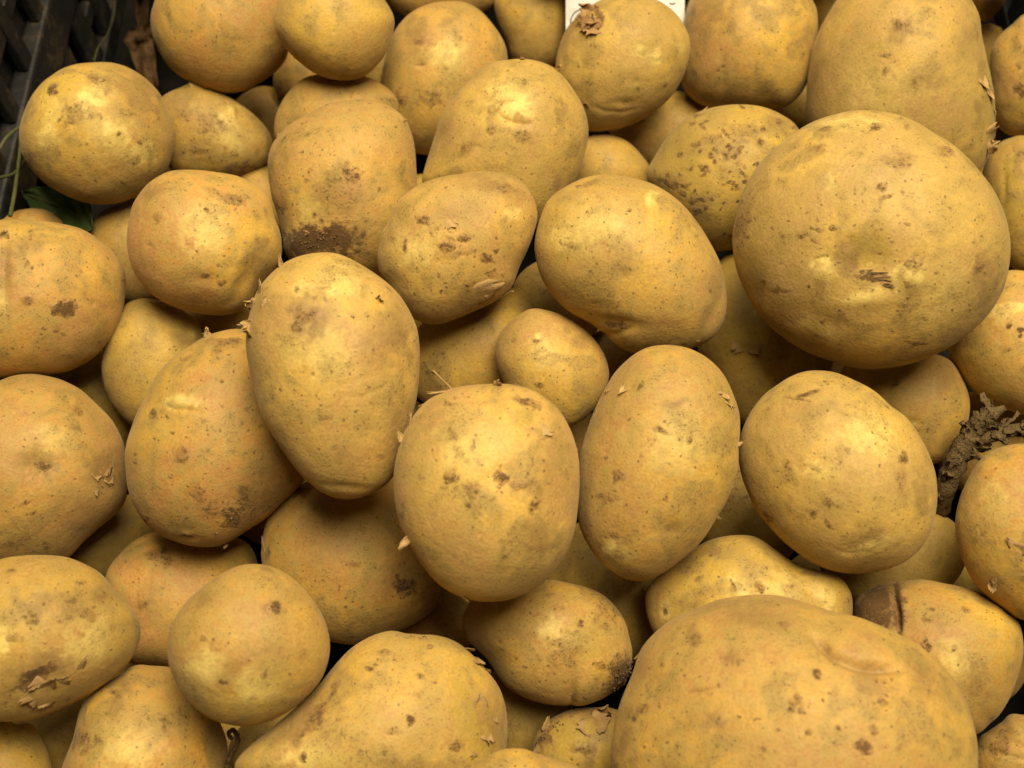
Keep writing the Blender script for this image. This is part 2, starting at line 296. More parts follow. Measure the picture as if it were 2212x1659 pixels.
pot('32', [(231,1234),(250,1206),(281,1175),(319,1153),(380,1145),(450,1150),(510,1160),(537,1175),(553,1203),(560,1250),(556,1310),(530,1380),(470,1430),(400,1448),(345,1440),(281,1433),(262,1400),(240,1330),(225,1280)], -0.052,
    'shaded brown potato behind the round one with the warty scab', .75, .45, .35)
pot('33', [(565,1211),(565,1179),(575,1126),(597,1095),(628,1061),(690,1030),(780,1020),(860,1035),(925,1110),(965,1210),(956,1278),(940,1312),(903,1344),(856,1366),(800,1388),(756,1393),(718,1387),(660,1370),(610,1325),(580,1270)], -0.046,
    'large dull brown-gold potato in shade under the ring-bruised one, gritty patch on its right', .6, .45, .45)
pot('34', [(846,1361),(871,1368),(912,1369),(956,1375),(987,1387),(1018,1412),(1050,1447),(1078,1484),(1093,1531),(1096,1578),(1092,1625),(1080,1680),(1040,1740),(950,1780),(840,1790),(720,1770),(600,1735),(530,1695),(500,1655),(531,1619),(562,1594),(581,1578),(621,1544),(668,1503),(700,1466),(731,1428),(759,1400),(800,1375)], 0.000,
    'yellow pear-shaped potato with a soiled left flank and torn skin, at the bottom edge', .4, .5, .35)
pot('35', [(1018,1656),(1050,1634),(1087,1619),(1128,1617),(1162,1628),(1209,1644),(1249,1658),(1290,1700),(1290,1760),(1200,1800),(1090,1800),(1010,1760),(990,1700)], 0.012,
    'tan potato top just showing at the bottom edge, beside the yellow pear-shaped one', .7, .2, .2)
pot('36', [(1190,1253),(1224,1258),(1268,1269),(1306,1287),(1334,1316),(1352,1347),(1360,1381),(1366,1406),(1362,1444),(1343,1478),(1318,1500),(1287,1516),(1252,1523),(1193,1523),(1146,1512),(1109,1494),(1084,1472),(1050,1422),(1012,1385),(997,1347),(1006,1316),(1020,1292),(1060,1268),(1120,1255)], -0.026,
    'gritty brown-yellow potato with soil crumbs on its right, below the central scabbed one', .45, .6, .6)
pot('37', [(1156,1594),(1171,1569),(1199,1547),(1240,1531),(1281,1528),(1327,1531),(1380,1560),(1400,1620),(1380,1690),(1310,1720),(1230,1720),(1170,1690),(1150,1640)], -0.036,
    'soil-crusted dark potato with peeling top at the bottom edge, left of the huge one', .2, .9, .4)
pot('38', [(1393,1297),(1396,1278),(1412,1253),(1452,1219),(1490,1191),(1527,1169),(1568,1158),(1615,1156),(1645,1166),(1680,1190),(1733,1222),(1771,1232),(1802,1239),(1824,1256),(1840,1284),(1841,1328),(1830,1380),(1780,1420),(1700,1450),(1600,1450),(1500,1430),(1440,1400),(1415,1372),(1399,1334)], -0.018,
    'elongated olive-yellow potato with pale budding eyes, right behind the huge one', .2, .35, .3)
pot('39', [(1843,1316),(1846,1291),(1865,1278),(1896,1266),(1924,1256),(1990,1252),(2036,1259),(2083,1269),(2130,1287),(2171,1312),(2202,1347),(2211,1391),(2208,1428),(2186,1497),(2161,1541),(2130,1572),(2100,1590),(2040,1594),(1960,1560),(1890,1490),(1850,1400)], -0.014,
    'brown-gold potato with a deep crack and a dark broken end, right of the huge one', .6, .45, .3)
pot('40', [(1321,1656),(1321,1609),(1331,1547),(1349,1494),(1368,1453),(1381,1406),(1412,1369),(1452,1337),(1506,1312),(1568,1291),(1631,1284),(1677,1286),(1724,1297),(1771,1312),(1818,1325),(1865,1337),(1911,1356),(1958,1378),(2005,1409),(2052,1456),(2083,1506),(2105,1569),(2113,1625),(2105,1720),(2050,1820),(1940,1900),(1780,1930),(1600,1920),(1450,1870),(1360,1780)], 0.014,
    'huge potato with a long crease across its top, nearest of all at the bottom', .6, .4, .2, thick=.85)
pot('41', [(2212,958),(2177,962),(2146,973),(2118,992),(2093,1030),(2074,1073),(2064,1117),(2065,1158),(2077,1205),(2102,1255),(2133,1289),(2171,1317),(2202,1337),(2260,1340),(2330,1290),(2370,1200),(2370,1100),(2330,1010),(2270,965)], 0.000,
    'brown-gold potato with two small flakes at the right edge, under the dry stalk', .65, .35, .25)
pot('42', [(2049,768),(2055,785),(2065,801),(2083,826),(2115,857),(2146,876),(2183,888),(2212,895),(2290,890),(2340,820),(2350,730),(2320,650),(2270,600),(2212,585),(2170,586),(2120,610),(2075,660),(2052,720)], -0.016,
    'golden potato with three dark pits at the right edge, above the dry stalk', .6, .25, .3)
pot('43', [(2212,293),(2177,300),(2155,312),(2130,345),(2120,400),(2135,480),(2170,560),(2212,590),(2270,570),(2320,500),(2320,400),(2280,320)], -0.040,
    'olive potato at the right edge, squeezed beside the largest round potato', .2, .45, .35)
pot('44', [(2212,33),(2186,53),(2161,75),(2143,103),(2138,150),(2142,230),(2161,281),(2212,293),(2290,270),(2330,200),(2330,110),(2280,50)], -0.040,
    'brown-gold potato at the right edge beside the tall peeling one', .6, .4, .3)
pot('45', ell(2130, 108, 48, 58), -0.072, 'little dark potato peeping out behind the tall peeling one', .6, .3, .2)
pot('46', [(2080,-20),(2085,20),(2105,42),(2130,45),(2155,25),(2172,0),(2175,-40),(2140,-70),(2095,-60)], -0.050,
    'shaded potato at the top edge behind the tall peeling one', .6, .3, .2)
pot('47', [(895,720),(930,685),(1000,655),(1070,630),(1120,622),(1150,650),(1158,710),(1142,790),(1100,850),(1040,880),(960,885),(905,860),(880,790)], -0.046,
    'shaded olive-brown potato under the freckled one, a bit of straw in front of it', .3, .45, .4)
pot('48', [(1152,666),(1193,673),(1231,688),(1271,719),(1299,754),(1313,788),(1315,819),(1302,854),(1281,885),(1256,910),(1225,924),(1185,922),(1140,900),(1105,865),(1084,816),(1071,779),(1070,748),(1081,719),(1102,694),(1127,676)], -0.018,
    'smallest whole potato, round and golden with a tiny nub, at the middle of the pile', .55, .3, .4)
pot('49', [(1580,545),(1640,545),(1710,580),(1770,640),(1800,720),(1797,790),(1770,860),(1700,920),(1620,925),(1560,880),(1520,800),(1505,720),(1520,630),(1545,575)], -0.052,
    'shaded greenish potato with a peeled patch, in the gap left of the largest round potato', .05, .3, .2)
pot('50', [(1830,785),(1900,765),(1980,758),(2049,776),(2080,820),(2094,860),(2094,895),(2083,936),(2052,976),(2021,1001),(1960,1000),(1900,960),(1840,900),(1805,850)], -0.024,
    'golden potato half hidden behind the smooth oval one with the peeled eye', .5, .25, .2)
pot('51', [(2115,1594),(2146,1572),(2177,1547),(2212,1544),(2290,1560),(2330,1640),(2290,1720),(2200,1740),(2120,1700),(2100,1640)], -0.030,
    'shaded wrinkled potato in the bottom right corner of the picture', .5, .7, .3)
pot('52', ell(215, 870, 123.5, 136.5, 50), -0.062, 'dark olive potato deep in the gap between the two big left-edge potatoes', .1, .3, .2)
pot('53', ell(1310, 1285, 156, 175.5), -0.068, 'deep-shaded olive potato below the long tapering one', .1, .3, .2)
pot('54', ell(950, 1342, 110.5, 80.6, -20), -0.064, 'dark sliver of a potato deep above the yellow pear-shaped one', .6, .5, .3)
pot('55', ell(1618, 1115, 119.6, 123.5), -0.062, 'deep-shaded olive potato behind the elongated one with budding eyes', .1, .3, .2)
pot('56', ell(1930, 1205, 156, 117), -0.055, 'shaded olive potato peeping out under the smooth oval one with the peeled eye', .1, .3, .2)
pot('57', ell(2068, 1235, 85.8, 85.8), -0.065, 'dark potato deep in the gap at the right beside the cracked one', .2, .3, .2)
pot('58', ell(235, 1165, 123.5, 80.6, -30), -0.072, 'nearly black potato deep in the gap under the soiled oval one', .2, .3, .2)
pot('59', ell(128, 1580, 110.5, 143, 20), -0.052, 'dark greenish potato deep between the bottom left potatoes', .05, .3, .2)
pot('60', ell(1130, 1550, 110.5, 110.5), -0.066, 'dark greenish potato deep under the gritty one', .05, .3, .2)
pot('61', ell(1210, 650, 104, 93.6), -0.066, 'dark potato deep in the gap above the smallest whole one', .3, .3, .2)
pot('62', ell(1345, 805, 104, 97.5), -0.066, 'dark potato deep in the gap right of the smallest whole one', .4, .3, .2)
pot('63', [(1230,330),(1265,297),(1310,290),(1355,305),(1390,340),(1405,370),(1390,420),(1330,450),(1260,440),(1225,390)], -0.045,
    'shaded yellow potato right behind the bright golden one with the folded lobe', .4, .2, .15)
pot('64', ell(1450, 290, 130, 101.4, 10), -0.066, 'dark brown potato deep behind the thickly speckled one', .6, .3, .2)
pot('65', ell(562, 440, 80.6, 96.2), -0.055, 'small shaded potato between the wrinkled orange-gold one and the blocky soil-banded one', .5, .3, .2)
pot('66', ell(655, 165, 65, 67.6), -0.080, 'dark brown potato deep between the two far left row potatoes', .8, .3, .2)
pot('67', ell(566, 262, 72.8, 78), -0.072, 'dark potato deep in the hollow behind the grubby olive one', .7, .3, .2)
pot('70', ell(1788, -5, 71.5, 88.4), -0.070, 'dark potato at the top edge between the mottled one and the tall peeling one', .6, .3, .2)
pot('71', ell(585, 1605, 97.5, 71.5, -30), -0.050, 'dark greenish potato in the gap beside the curled root', .1, .3, .2)
pot('72', ell(1235, 985, 97.5, 117), -0.060, 'dark potato deep in the slit between the two potatoes at centre', .4, .3, .2)
pot('80', ell(830, 150, 62, 74), -0.078, 'dark potato deep between the clean yellow far-row one and the egg-shaped one', .5, .3, .2)
pot('81', ell(1738, 232, 62, 70), -0.080, 'dark potato deep in the hole above the thickly speckled one', .5, .3, .2)
pot('75', ell(470, 730, 110.5, 85.8), -0.058, 'dark potato deep behind the soiled oval one', .4, .3, .2)
pot('76', ell(2130, 960, 110.5, 117), -0.066, 'dark potato deep beneath the dry stalk', .4, .3, .2)

ORDER = ('40 35 17 14 28 31 16 18 19 12 15 26 27 10 20 11 34 41 42 1 3 7 13 23 9 2 8 38 36 39 30 29 43 44 21 22 4 5 48 47 33 49 50 25 24 37 51 32 63 65 23b '
         '6 46 45 64 61 62 53 55 56 57 52 58 59 60 54 66 67 70 71 72 75 76 80 81').split()
assert set(ORDER) == set(POT), set(POT) ^ set(ORDER)

# marks: kind, x, y, rx, ry, angle, amount  (on the photo grid; kinds: soil pale grey green dimple bump; pale and grey also paint highlights and shade)
MK = {
'1': [('soil',116,196,13,11,0,.95),('soil',165,240,28,16,20,.45),('soil',150,265,16,14,0,.45),('pale',196,214,30,20,-10,.8),('pale',240,290,34,26,30,.9),('pale',302,328,20,20,0,.9),('pale',102,292,17,24,0,.8),
      ('pale',110,240,22,30,0,.45),('grey',300,200,42,30,40,.7),('grey',325,240,20,26,30,.5),('dimple',300,240,26,14,50,5),('soil',205,170,16,6,0,.5),('grey',232,192,8,16,0,.7),('bump',240,290,30,22,0,3),('soil',62,335,14,20,0,.5)],
'21': [('pale',490,262,20,24,0,.7),('pale',500,305,30,20,20,.5),('soil',455,270,30,20,20,.5),('soil',400,245,20,12,0,.5),('soil',540,365,40,16,0,.7),('soil',430,325,18,12,0,.5),('bump',417,186,16,6,0,6),('grey',390,220,26,14,0,.5)],
'4': [('grey',905,78,24,26,0,.6),('soil',906,90,7,6,0,.7),('soil',862,216,15,14,0,.75),('soil',935,208,24,22,20,.6),('pale',968,120,34,26,0,.6),('soil',908,138,12,4,0,.6),('grey',968,45,20,8,-30,.6),('dimple',908,138,12,8,0,3)],  # the pale mark paints this potato's highlight
'7': [('pale',1385,108,16,12,0,.8),('pale',1416,122,12,12,0,.9),('bump',1418,122,11,9,0,3.5),('dimple',1400,115,34,22,20,4),('bump',1386,110,10,8,0,3),('soil',1350,222,10,4,0,.5),('dimple',1350,222,24,9,0,3.5),('grey',1250,55,26,22,0,.5),('pale',1470,105,7,9,0,.6),('green',1382,100,20,12,0,.5)],
'8': [('grey',1520,60,30,40,0,.6),('grey',1550,30,40,20,0,.5),('soil',1562,140,7,7,0,.6),('soil',1550,148,6,5,0,.5),('dimple',1560,150,10,60,0,2)],
'9': [('soil',1450,395,20,10,20,.8),('soil',1500,430,14,8,0,.7),('soil',1540,300,26,14,0,.5),('soil',1600,290,40,20,0,.45),('grey',1580,330,10,14,20,.6),('soil',1480,400,10,8,0,.7),('grey',1680,265,30,14,20,.5),('green',1470,330,40,60,0,.35)],
'10': [('soil',762,376,20,15,0,.85),('soil',735,420,55,40,0,.4),('soil',690,516,74,27,-3,1.4),('soil',650,528,36,24,0,1.2),('soil',738,522,30,30,20,1.2),('grey',620,330,30,50,10,.4),('grey',650,540,40,20,0,.7),('pale',660,450,24,30,0,.5),('soil',725,390,16,12,0,.5),('soil',606,450,7,9,0,.6),('green',690,420,40,36,0,.3)],
'11': [('pale',1105,218,36,26,25,1.0),('bump',1105,225,34,20,25,4),('soil',1130,290,26,14,0,.45),('soil',1058,280,8,11,0,.6),('soil',1015,318,22,14,-40,.45),('grey',960,290,24,40,10,.4),('grey',1215,270,20,46,15,.4),('dimple',1095,258,50,8,15,2.5)],
'12': [('pale',1228,508,36,30,0,.7),('pale',1300,490,60,36,20,.5),('soil',1333,706,24,5,6,.9),('dimple',1340,700,52,13,8,8),('bump',1345,745,36,14,8,4),('dimple',1537,690,15,62,28,6),('grey',1545,600,18,50,20,.5),('soil',1235,530,20,6,20,.4),('pale',1407,430,10,14,0,.7),('dimple',1397,440,6,14,-20,3),('soil',1355,540,60,50,0,.2)],  # broad pale mark is a painted highlight; tall grey one the shaded valley
'13': [('soil',1942,52,13,16,0,.6),('grey',1940,60,22,30,20,.5),('green',1897,99,13,8,-20,1.2),('soil',1912,118,12,8,0,.45),('soil',1912,154,7,7,0,.7),('grey',2010,165,22,22,0,.4),('pale',1880,200,60,60,0,.3),('grey',2120,150,10,30,0,.5),('green',2135,215,12,60,-5,.5)],  # the wide pale mark paints its bright lit centre
'14': [('dimple',1880,572,70,42,0,12),('pale',1780,585,22,20,0,.9),('pale',1965,600,26,26,20,1.0),('pale',1870,640,34,10,-15,.9),('bump',1785,590,24,24,0,7),('bump',1965,600,26,28,0,8),('bump',1870,650,50,16,0,3),
       ('soil',1885,600,30,6,3,1.1),('soil',1870,586,16,6,0,.9),('green',1880,525,30,32,0,.5),('grey',1832,550,20,32,10,.9),('soil',1975,565,18,18,0,.65),('soil',1960,612,5,10,0,.5),('grey',2122,580,16,30,-15,1.0),('grey',2135,620,22,38,15,.9),('soil',2118,575,10,10,0,.6),
       ('soil',1604,480,20,34,20,.6),('green',1632,565,18,50,-8,.8),('grey',1640,600,14,24,0,.7),('soil',1735,508,16,8,0,.7),('soil',1770,494,12,6,0,.7),('soil',1758,520,10,6,0,.6),('soil',1800,490,8,6,0,.8),('soil',1685,625,24,6,5,.6),
       ('soil',1785,278,14,6,-20,.7),('soil',1892,275,14,8,-20,.75),('pale',1835,265,60,12,0,.7),('soil',1770,320,22,10,0,.5),('soil',1940,345,36,20,0,.45),('soil',1915,425,18,6,-30,.75),('soil',1905,405,12,8,0,.7),('grey',1780,390,18,22,0,.5),('pale',1790,395,16,16,0,.7),
       ('grey',1760,740,40,14,25,.4),('dimple',1780,690,60,24,20,3.5),('soil',1776,694,6,6,0,.8),('pale',1765,715,44,12,28,.5),('grey',1815,685,10,16,0,.6),('soil',1980,740,24,6,10,.7),('grey',2050,730,30,12,-20,.8),('soil',1680,700,40,26,40,.4),('pale',2030,645,40,60,30,.3),('soil',2044,325,18,12,30,.6),('soil',1960,480,8,6,0,.6)],
'15': [('soil',917,478,14,16,0,.7),('soil',968,530,16,12,-20,.8),('soil',1000,512,14,8,-20,.8),('soil',874,532,5,14,0,1.0),('soil',1049,558,11,12,0,.95),('soil',1072,538,6,7,0,.9),('soil',990,545,44,10,0,.4),('grey',1060,400,60,20,20,.5),('soil',1095,410,40,10,20,.4),('pale',1107,460,10,10,0,.7),('pale',900,545,40,30,0,.4),('grey',985,460,50,20,0,.3),('dimple',838,490,10,16,20,4),('bump',846,486,12,16,20,3),('grey',1040,640,50,22,-25,.5),('soil',1060,590,16,10,0,.5),('grey',870,650,30,30,0,.5),('dimple',848,612,20,26,30,4)],
'16': [('grey',663,690,36,32,0,1.1),('soil',665,685,26,20,0,.55),('soil',645,705,12,10,0,.6),('pale',672,705,9,7,0,1.2),('pale',735,610,36,22,25,.7),('pale',655,622,20,12,0,.7),('soil',642,623,5,7,0,.9),('bump',733,622,16,10,20,4),('dimple',733,612,34,18,20,3),('bump',768,635,9,7,0,3),
       ('grey',840,720,40,60,20,.5),('soil',780,760,50,36,0,.3),('soil',860,740,20,40,0,.35),('pale',700,760,60,40,0,.35),('soil',703,900,16,8,0,.5),('soil',735,975,24,20,0,.3),('grey',850,950,22,60,15,.55),('soil',820,985,10,12,0,.4),('dimple',745,1052,60,8,5,3.5),('pale',690,1050,20,8,10,.6),('dimple',770,820,60,7,-20,1),('grey',590,660,30,30,0,.4)],
'17': [('soil',975,1032,14,12,0,.8),('soil',1020,1062,13,24,15,.6),('soil',1084,1030,22,15,0,1.0),('soil',1125,1048,22,9,-10,.7),('soil',1155,1092,16,10,-35,.7),('soil',1143,872,26,9,22,.9),('green',1136,904,15,14,0,1.1),('grey',1150,930,20,6,10,.5),('soil',970,870,10,6,0,.5),('grey',1190,1010,30,80,10,.4),
       ('grey',1165,1150,30,40,0,.45),('soil',1165,1190,20,14,0,.35),('soil',980,940,10,6,-30,.5),('pale',1000,980,50,40,0,.35),('soil',1020,965,8,6,0,.5),('dimple',1085,1032,34,28,0,5),('bump',1085,1030,8,8,0,3),('grey',920,905,26,40,40,.4),('soil',870,1100,8,24,5,.5)],
'18': [('soil',1334,1028,12,10,0,.8),('soil',1312,1074,22,10,0,.55),('soil',1430,930,22,6,15,.7),('grey',1460,870,30,6,-10,.6),('soil',1490,952,6,7,0,.9),('soil',1330,1155,8,8,0,.6),('grey',1452,1142,16,10,0,.8),('dimple',1452,1142,26,18,0,5),('pale',1325,1200,24,20,30,.8),('bump',1325,1195,24,22,0,4),('pale',1465,960,60,50,0,.4),
       ('soil',1440,1075,7,12,0,.5),('green',1380,822,8,22,35,1.0),('green',1560,860,10,36,-20,.8),('soil',1300,1170,10,16,0,.4),('grey',1260,1100,12,50,0,.4),('soil',1350,1140,30,30,0,.25)],  # left-edge grey paints the shadow cast by the neighbouring potato
'19': [('soil',1745,852,30,4,-18,1.0),('soil',1725,862,26,3,10,.8),('green',1752,853,18,3,-18,.8),('pale',1880,942,36,26,30,1.2),('pale',1862,930,14,10,0,1.0),('bump',1885,945,32,22,30,5),('dimple',1850,945,16,30,-20,6),('soil',1832,970,10,6,20,.6),('soil',1952,990,11,12,0,.9),('soil',1948,1040,14,30,0,.4),('pale',1770,1010,30,16,20,.5),
       ('soil',1760,1010,16,6,30,.5),('soil',1795,1080,26,10,30,.45),('soil',1660,1117,10,16,-20,.7),('soil',1790,1130,14,6,40,.7),('grey',1872,1165,36,8,-25,1.0),('dimple',1872,1165,40,12,-25,2.5),('pale',1880,1180,50,7,-20,.6),('grey',1990,1060,16,60,8,.45),('soil',1755,1110,9,7,0,.6),('grey',1760,890,50,24,0,.35)],  # narrow grey mark darkens the lower crease
'20': [('pale',440,505,44,46,0,.55),('soil',500,430,30,9,15,.6),('soil',517,436,12,9,0,.6),('soil',460,415,26,8,10,.4),('dimple',538,590,13,60,28,4),('bump',510,580,16,50,28,2.5),('soil',445,598,8,6,0,.9),('soil',482,608,9,8,0,.85),('grey',560,570,24,50,20,.5),('soil',440,640,60,16,8,.35),('grey',330,415,30,12,-20,.6),('soil',340,470,10,8,0,.5),('dimple',440,603,30,14,0,3)],  # central pale is a painted highlight, right-hand grey painted shade
'23': [('soil',137,668,22,14,0,1.2),('soil',150,655,10,9,0,1.0),('soil',120,662,14,6,10,.8),('soil',120,710,8,8,0,.7),('dimple',8,590,12,60,3,7),('grey',12,570,16,50,0,.7),('pale',3,640,8,30,0,.8),('grey',40,530,60,20,-10,.4),('soil',60,570,6,6,0,.6),('grey',190,750,50,26,-35,.5)],  # last grey mark paints shade on the underside
'25': [('pale',417,721,10,7,0,1.0),('bump',417,722,12,8,0,4),('dimple',412,722,26,16,0,3),('grey',395,735,18,18,0,.5)],
'26': [('pale',393,868,28,10,0,.9),('bump',393,864,32,16,0,5),('dimple',398,884,40,5,8,3),('soil',330,892,7,13,20,.8),('soil',393,985,14,14,0,.65),('soil',500,1115,26,24,-30,1.0),('soil',525,1075,14,22,10,.7),('soil',455,1095,16,18,20,.6),('soil',425,1065,14,22,-20,.5),('soil',560,1090,40,26,-35,.5),('soil',403,1156,12,5,0,.8),('bump',405,1154,12,6,0,3),('dimple',405,1164,26,7,0,3),
       ('soil',310,1115,10,14,0,.6),('soil',490,740,36,10,0,.6),('soil',470,755,14,8,0,.5),('grey',560,1060,50,50,0,.3),('soil',370,1030,6,5,0,.8)],
'27': [('dimple',92,1003,50,38,0,11),('soil',97,1006,15,9,-10,.85),('grey',85,1000,40,30,0,.5),('grey',225,1015,26,34,10,.9),('soil',222,1035,16,20,0,.35),('soil',55,1085,14,4,-20,.7),('soil',72,1106,6,6,0,.7),('grey',150,1120,80,36,-35,.5),('soil',40,1165,50,10,-20,.4),('pale',120,950,40,30,0,.35),('soil',160,925,16,8,0,.4)],  # the largest grey mark paints the shadow at lower right
'28': [('soil',72,1462,42,12,-30,1.2),('soil',55,1480,22,12,-20,1.0),('grey',95,1440,50,24,-25,.9),('pale',215,1375,14,26,12,1.0),('pale',180,1400,50,30,0,.45),('soil',185,1330,20,14,0,.5),('grey',100,1300,60,24,0,.5),('soil',70,1340,10,8,0,.7),('soil',30,1375,16,12,0,.7),('dimple',75,1470,36,14,-25,6),('pale',10,1390,16,24,0,.9),('grey',215,1285,16,12,20,.6),('soil',172,1260,10,5,0,.6),('soil',55,1520,14,8,0,.6)],
'30': [('soil',250,1500,14,7,20,.7),('grey',250,1530,10,20,20,.8),('soil',180,1600,22,24,20,.7),('soil',355,1577,7,7,0,.7),('pale',260,1620,60,40,0,.5),('grey',270,1480,40,16,10,.4)],
'31': [('soil',595,1314,11,10,0,.9),('grey',590,1316,22,16,0,.6),('bump',596,1314,9,8,0,6),('pale',440,1440,30,30,0,.6),('pale',550,1490,40,26,0,.5),('soil',482,1473,9,7,0,.7),('grey',550,1420,60,24,-15,.35),('soil',440,1380,6,6,0,.6),('grey',440,1295,22,14,-35,.5)],
'32': [('soil',345,1195,30,9,-10,.8),('soil',365,1215,10,10,0,.7),('grey',270,1215,30,20,0,.5),('soil',308,1300,14,12,0,.6),('grey',320,1300,30,40,0,.4)],
'33': [('soil',872,1266,18,16,20,1.2),('grey',865,1240,26,40,25,.5),('soil',760,1220,14,8,0,.5),('soil',580,1190,6,14,10,.7),('dimple',868,1250,24,50,25,5),('soil',700,1150,70,40,0,.25),('soil',690,1240,60,40,0,.25)],
'34': [('soil',685,1550,14,40,35,.8),('soil',720,1495,8,26,35,.6),('soil',650,1590,12,24,40,.5),('grey',650,1560,26,70,38,.7),('soil',886,1557,8,9,0,1.1),('soil',656,1636,6,8,0,1.1),('soil',798,1447,7,5,0,.8),('green',1005,1545,22,60,-15,.9),('green',1030,1620,30,16,0,.8),('soil',985,1610,14,10,0,.6),('pale',650,1640,60,22,0,.5),('grey',1060,1560,26,60,-10,.7),
       ('soil',905,1460,8,6,0,.7),('soil',830,1410,16,6,0,.5),('dimple',905,1380,10,24,40,3),('grey',920,1660,100,16,0,.5),('soil',850,1580,20,10,0,.4),('soil',905,1500,12,10,0,.45)],
'36': [('soil',1345,1462,26,40,15,1.2),('soil',1310,1330,26,26,30,.5),('soil',1256,1348,7,10,20,1.0),('soil',1222,1418,24,26,30,.5),('soil',1200,1390,20,14,20,.5),('grey',1120,1370,36,20,0,.4),('pale',1190,1360,20,30,0,.4),('grey',1030,1370,26,60,5,.6),('soil',1300,1440,14,10,0,.6),('bump',1265,1485,16,40,20,5),('dimple',1238,1495,6,26,12,7),('soil',1240,1510,8,10,0,.7),('soil',1290,1290,40,14,20,.4),('green',1270,1380,40,40,0,.4)],
'37': [('soil',1180,1585,16,30,20,.8),('soil',1260,1620,26,16,0,.7),('grey',1290,1545,40,16,0,.7),('green',1230,1590,40,26,0,.7),('soil',1210,1545,30,10,-15,.6)],
'38': [('pale',1435,1315,10,14,0,1.0),('soil',1434,1318,6,6,0,1.2),('dimple',1434,1318,12,14,0,5),('pale',1590,1272,14,18,-25,1.2),('bump',1592,1272,12,18,-20,4),('soil',1584,1265,3,14,-20,1.0),('pale',1785,1300,12,22,-25,1.0),('bump',1782,1298,12,22,-25,4),('dimple',1732,1250,16,60,-35,7),('soil',1640,1265,10,10,0,.7),('soil',1510,1250,10,5,-30,.6),('pale',1690,1265,50,30,0,.35),('soil',1530,1285,40,20,-30,.3)],
'39': [('soil',1890,1310,44,42,0,1.15),('grey',1880,1320,50,40,0,1.0),('soil',1945,1310,12,50,0,.9),('soil',2000,1395,10,14,-20,1.0),('soil',2005,1340,9,6,20,.7),('grey',2030,1345,20,20,0,.4),('soil',2010,1318,8,5,0,.6),('soil',2060,1400,8,6,0,.5),('grey',2110,1480,20,40,-20,.5),('pale',2060,1430,26,36,-20,.45),('dimple',1960,1310,14,50,0,4)],
'40': [('soil',1502,1386,13,12,0,.8),('grey',1495,1365,12,14,0,.7),('grey',1630,1330,80,20,8,.5),('soil',1695,1350,16,6,20,.6),('soil',1575,1420,14,18,20,.55),('soil',1595,1430,8,8,0,.6),('soil',1766,1458,7,11,-15,1.0),('soil',1722,1510,9,9,0,.9),('soil',1708,1525,8,16,0,.6),('soil',1727,1537,7,8,0,.8),('soil',1747,1582,7,8,0,.9),('soil',1868,1615,16,13,20,1.0),('soil',1885,1575,7,16,-25,.7),('soil',1906,1515,12,10,20,.7),('grey',1890,1480,44,20,15,.55),('soil',1808,1570,6,7,0,.8),('soil',1650,1617,6,6,0,.8),
       ('soil',1515,1490,24,5,-8,.5),('grey',1540,1560,36,20,15,.6),('soil',1378,1540,7,20,25,.8),('soil',1392,1530,9,9,0,.7),('soil',1551,1478,6,6,0,.7),('grey',2000,1470,40,26,30,.5),('soil',1425,1525,4,4,0,.7),('grey',1340,1540,14,40,15,.4),('bump',1880,1398,90,26,25,9),('grey',1790,1405,36,7,42,.8),('grey',1880,1444,60,6,10,.8)],  # last two grey marks darken the line of the crease
'41': [('soil',2125,1150,8,5,-30,.6),('pale',2150,1080,30,40,0,.3),('grey',2190,1190,26,20,0,.5)],
'42': [('soil',2180,705,5,5,0,1.3),('soil',2203,712,6,7,0,1.3),('soil',2205,726,4,4,0,1.2),('pale',2185,665,26,8,0,.9),('pale',2160,680,18,12,0,.8),('dimple',2190,670,26,6,0,3),('grey',2150,640,16,40,25,.5),('soil',2175,755,12,8,0,.4)],
'43': [('soil',2200,350,16,40,0,.4),('green',2180,420,20,60,0,.5),('dimple',2170,400,6,40,0,3)],
'44': [('soil',2205,190,12,18,0,.9),('soil',2200,140,8,10,0,.5),('green',2190,240,30,30,0,.3)],
'47': [('soil',1010,845,16,10,0,.6),('grey',935,850,30,26,0,.6),('soil',1060,740,60,40,0,.25)],
'48': [('bump',1159,727,7,7,0,4),('pale',1160,727,5,5,0,.8),('soil',1160,735,7,4,0,.6),('soil',1165,832,13,6,10,.6),('pale',1170,760,26,26,0,.4),('soil',1110,735,5,5,0,.5),('grey',1260,740,16,16,0,.5)],  # the larger pale mark is a highlight put into the colour
'49': [('green',1605,722,30,28,0,1.3),('grey',1610,690,26,12,0,.7),('grey',1605,750,36,14,0,.6),('soil',1690,770,10,8,0,.5)],
'50': [('soil',1933,830,12,6,-20,.7),('soil',1968,920,8,4,0,.7),('pale',1968,916,9,4,0,.8),('dimple',1972,915,20,10,0,4),('grey',2040,820,24,40,30,.4)],
'51': [('soil',2160,1610,20,30,20,.6),('dimple',2180,1600,60,6,20,4),('dimple',2170,1630,60,6,15,4)],
}
_r = random.Random(4)
for _i in range(95):                       # the thickly speckled potato
    _x, _y = 1560 + _r.gauss(0, 75), 360 + _r.gauss(0, 75)
    MK['9'].append(('soil', _x, _y, _r.uniform(3, 7.5), _r.uniform(3, 6), _r.uniform(0, 90), _r.uniform(.7, 1.09)))
for _k, _n in (('15', 26), ('12', 26), ('10', 26), ('21', 22), ('14', 50), ('17', 12), ('26', 26), ('36', 24), ('18', 14), ('1', 18), ('28', 16), ('16', 14), ('20', 14), ('23', 14), ('40', 20)):
    _q = POT[_k]['pts']; _c = _q.mean(0); _s = _q.std(0)
    for _i in range(_n):
        MK.setdefault(_k, []).append(('soil', _c[0] + _r.gauss(0, .7) * _s[0], _c[1] + _r.gauss(0, .7) * _s[1], _r.uniform(2.5, 5.5), _r.uniform(2.5, 4.5), _r.uniform(0, 90), _r.uniform(.35, .8)))
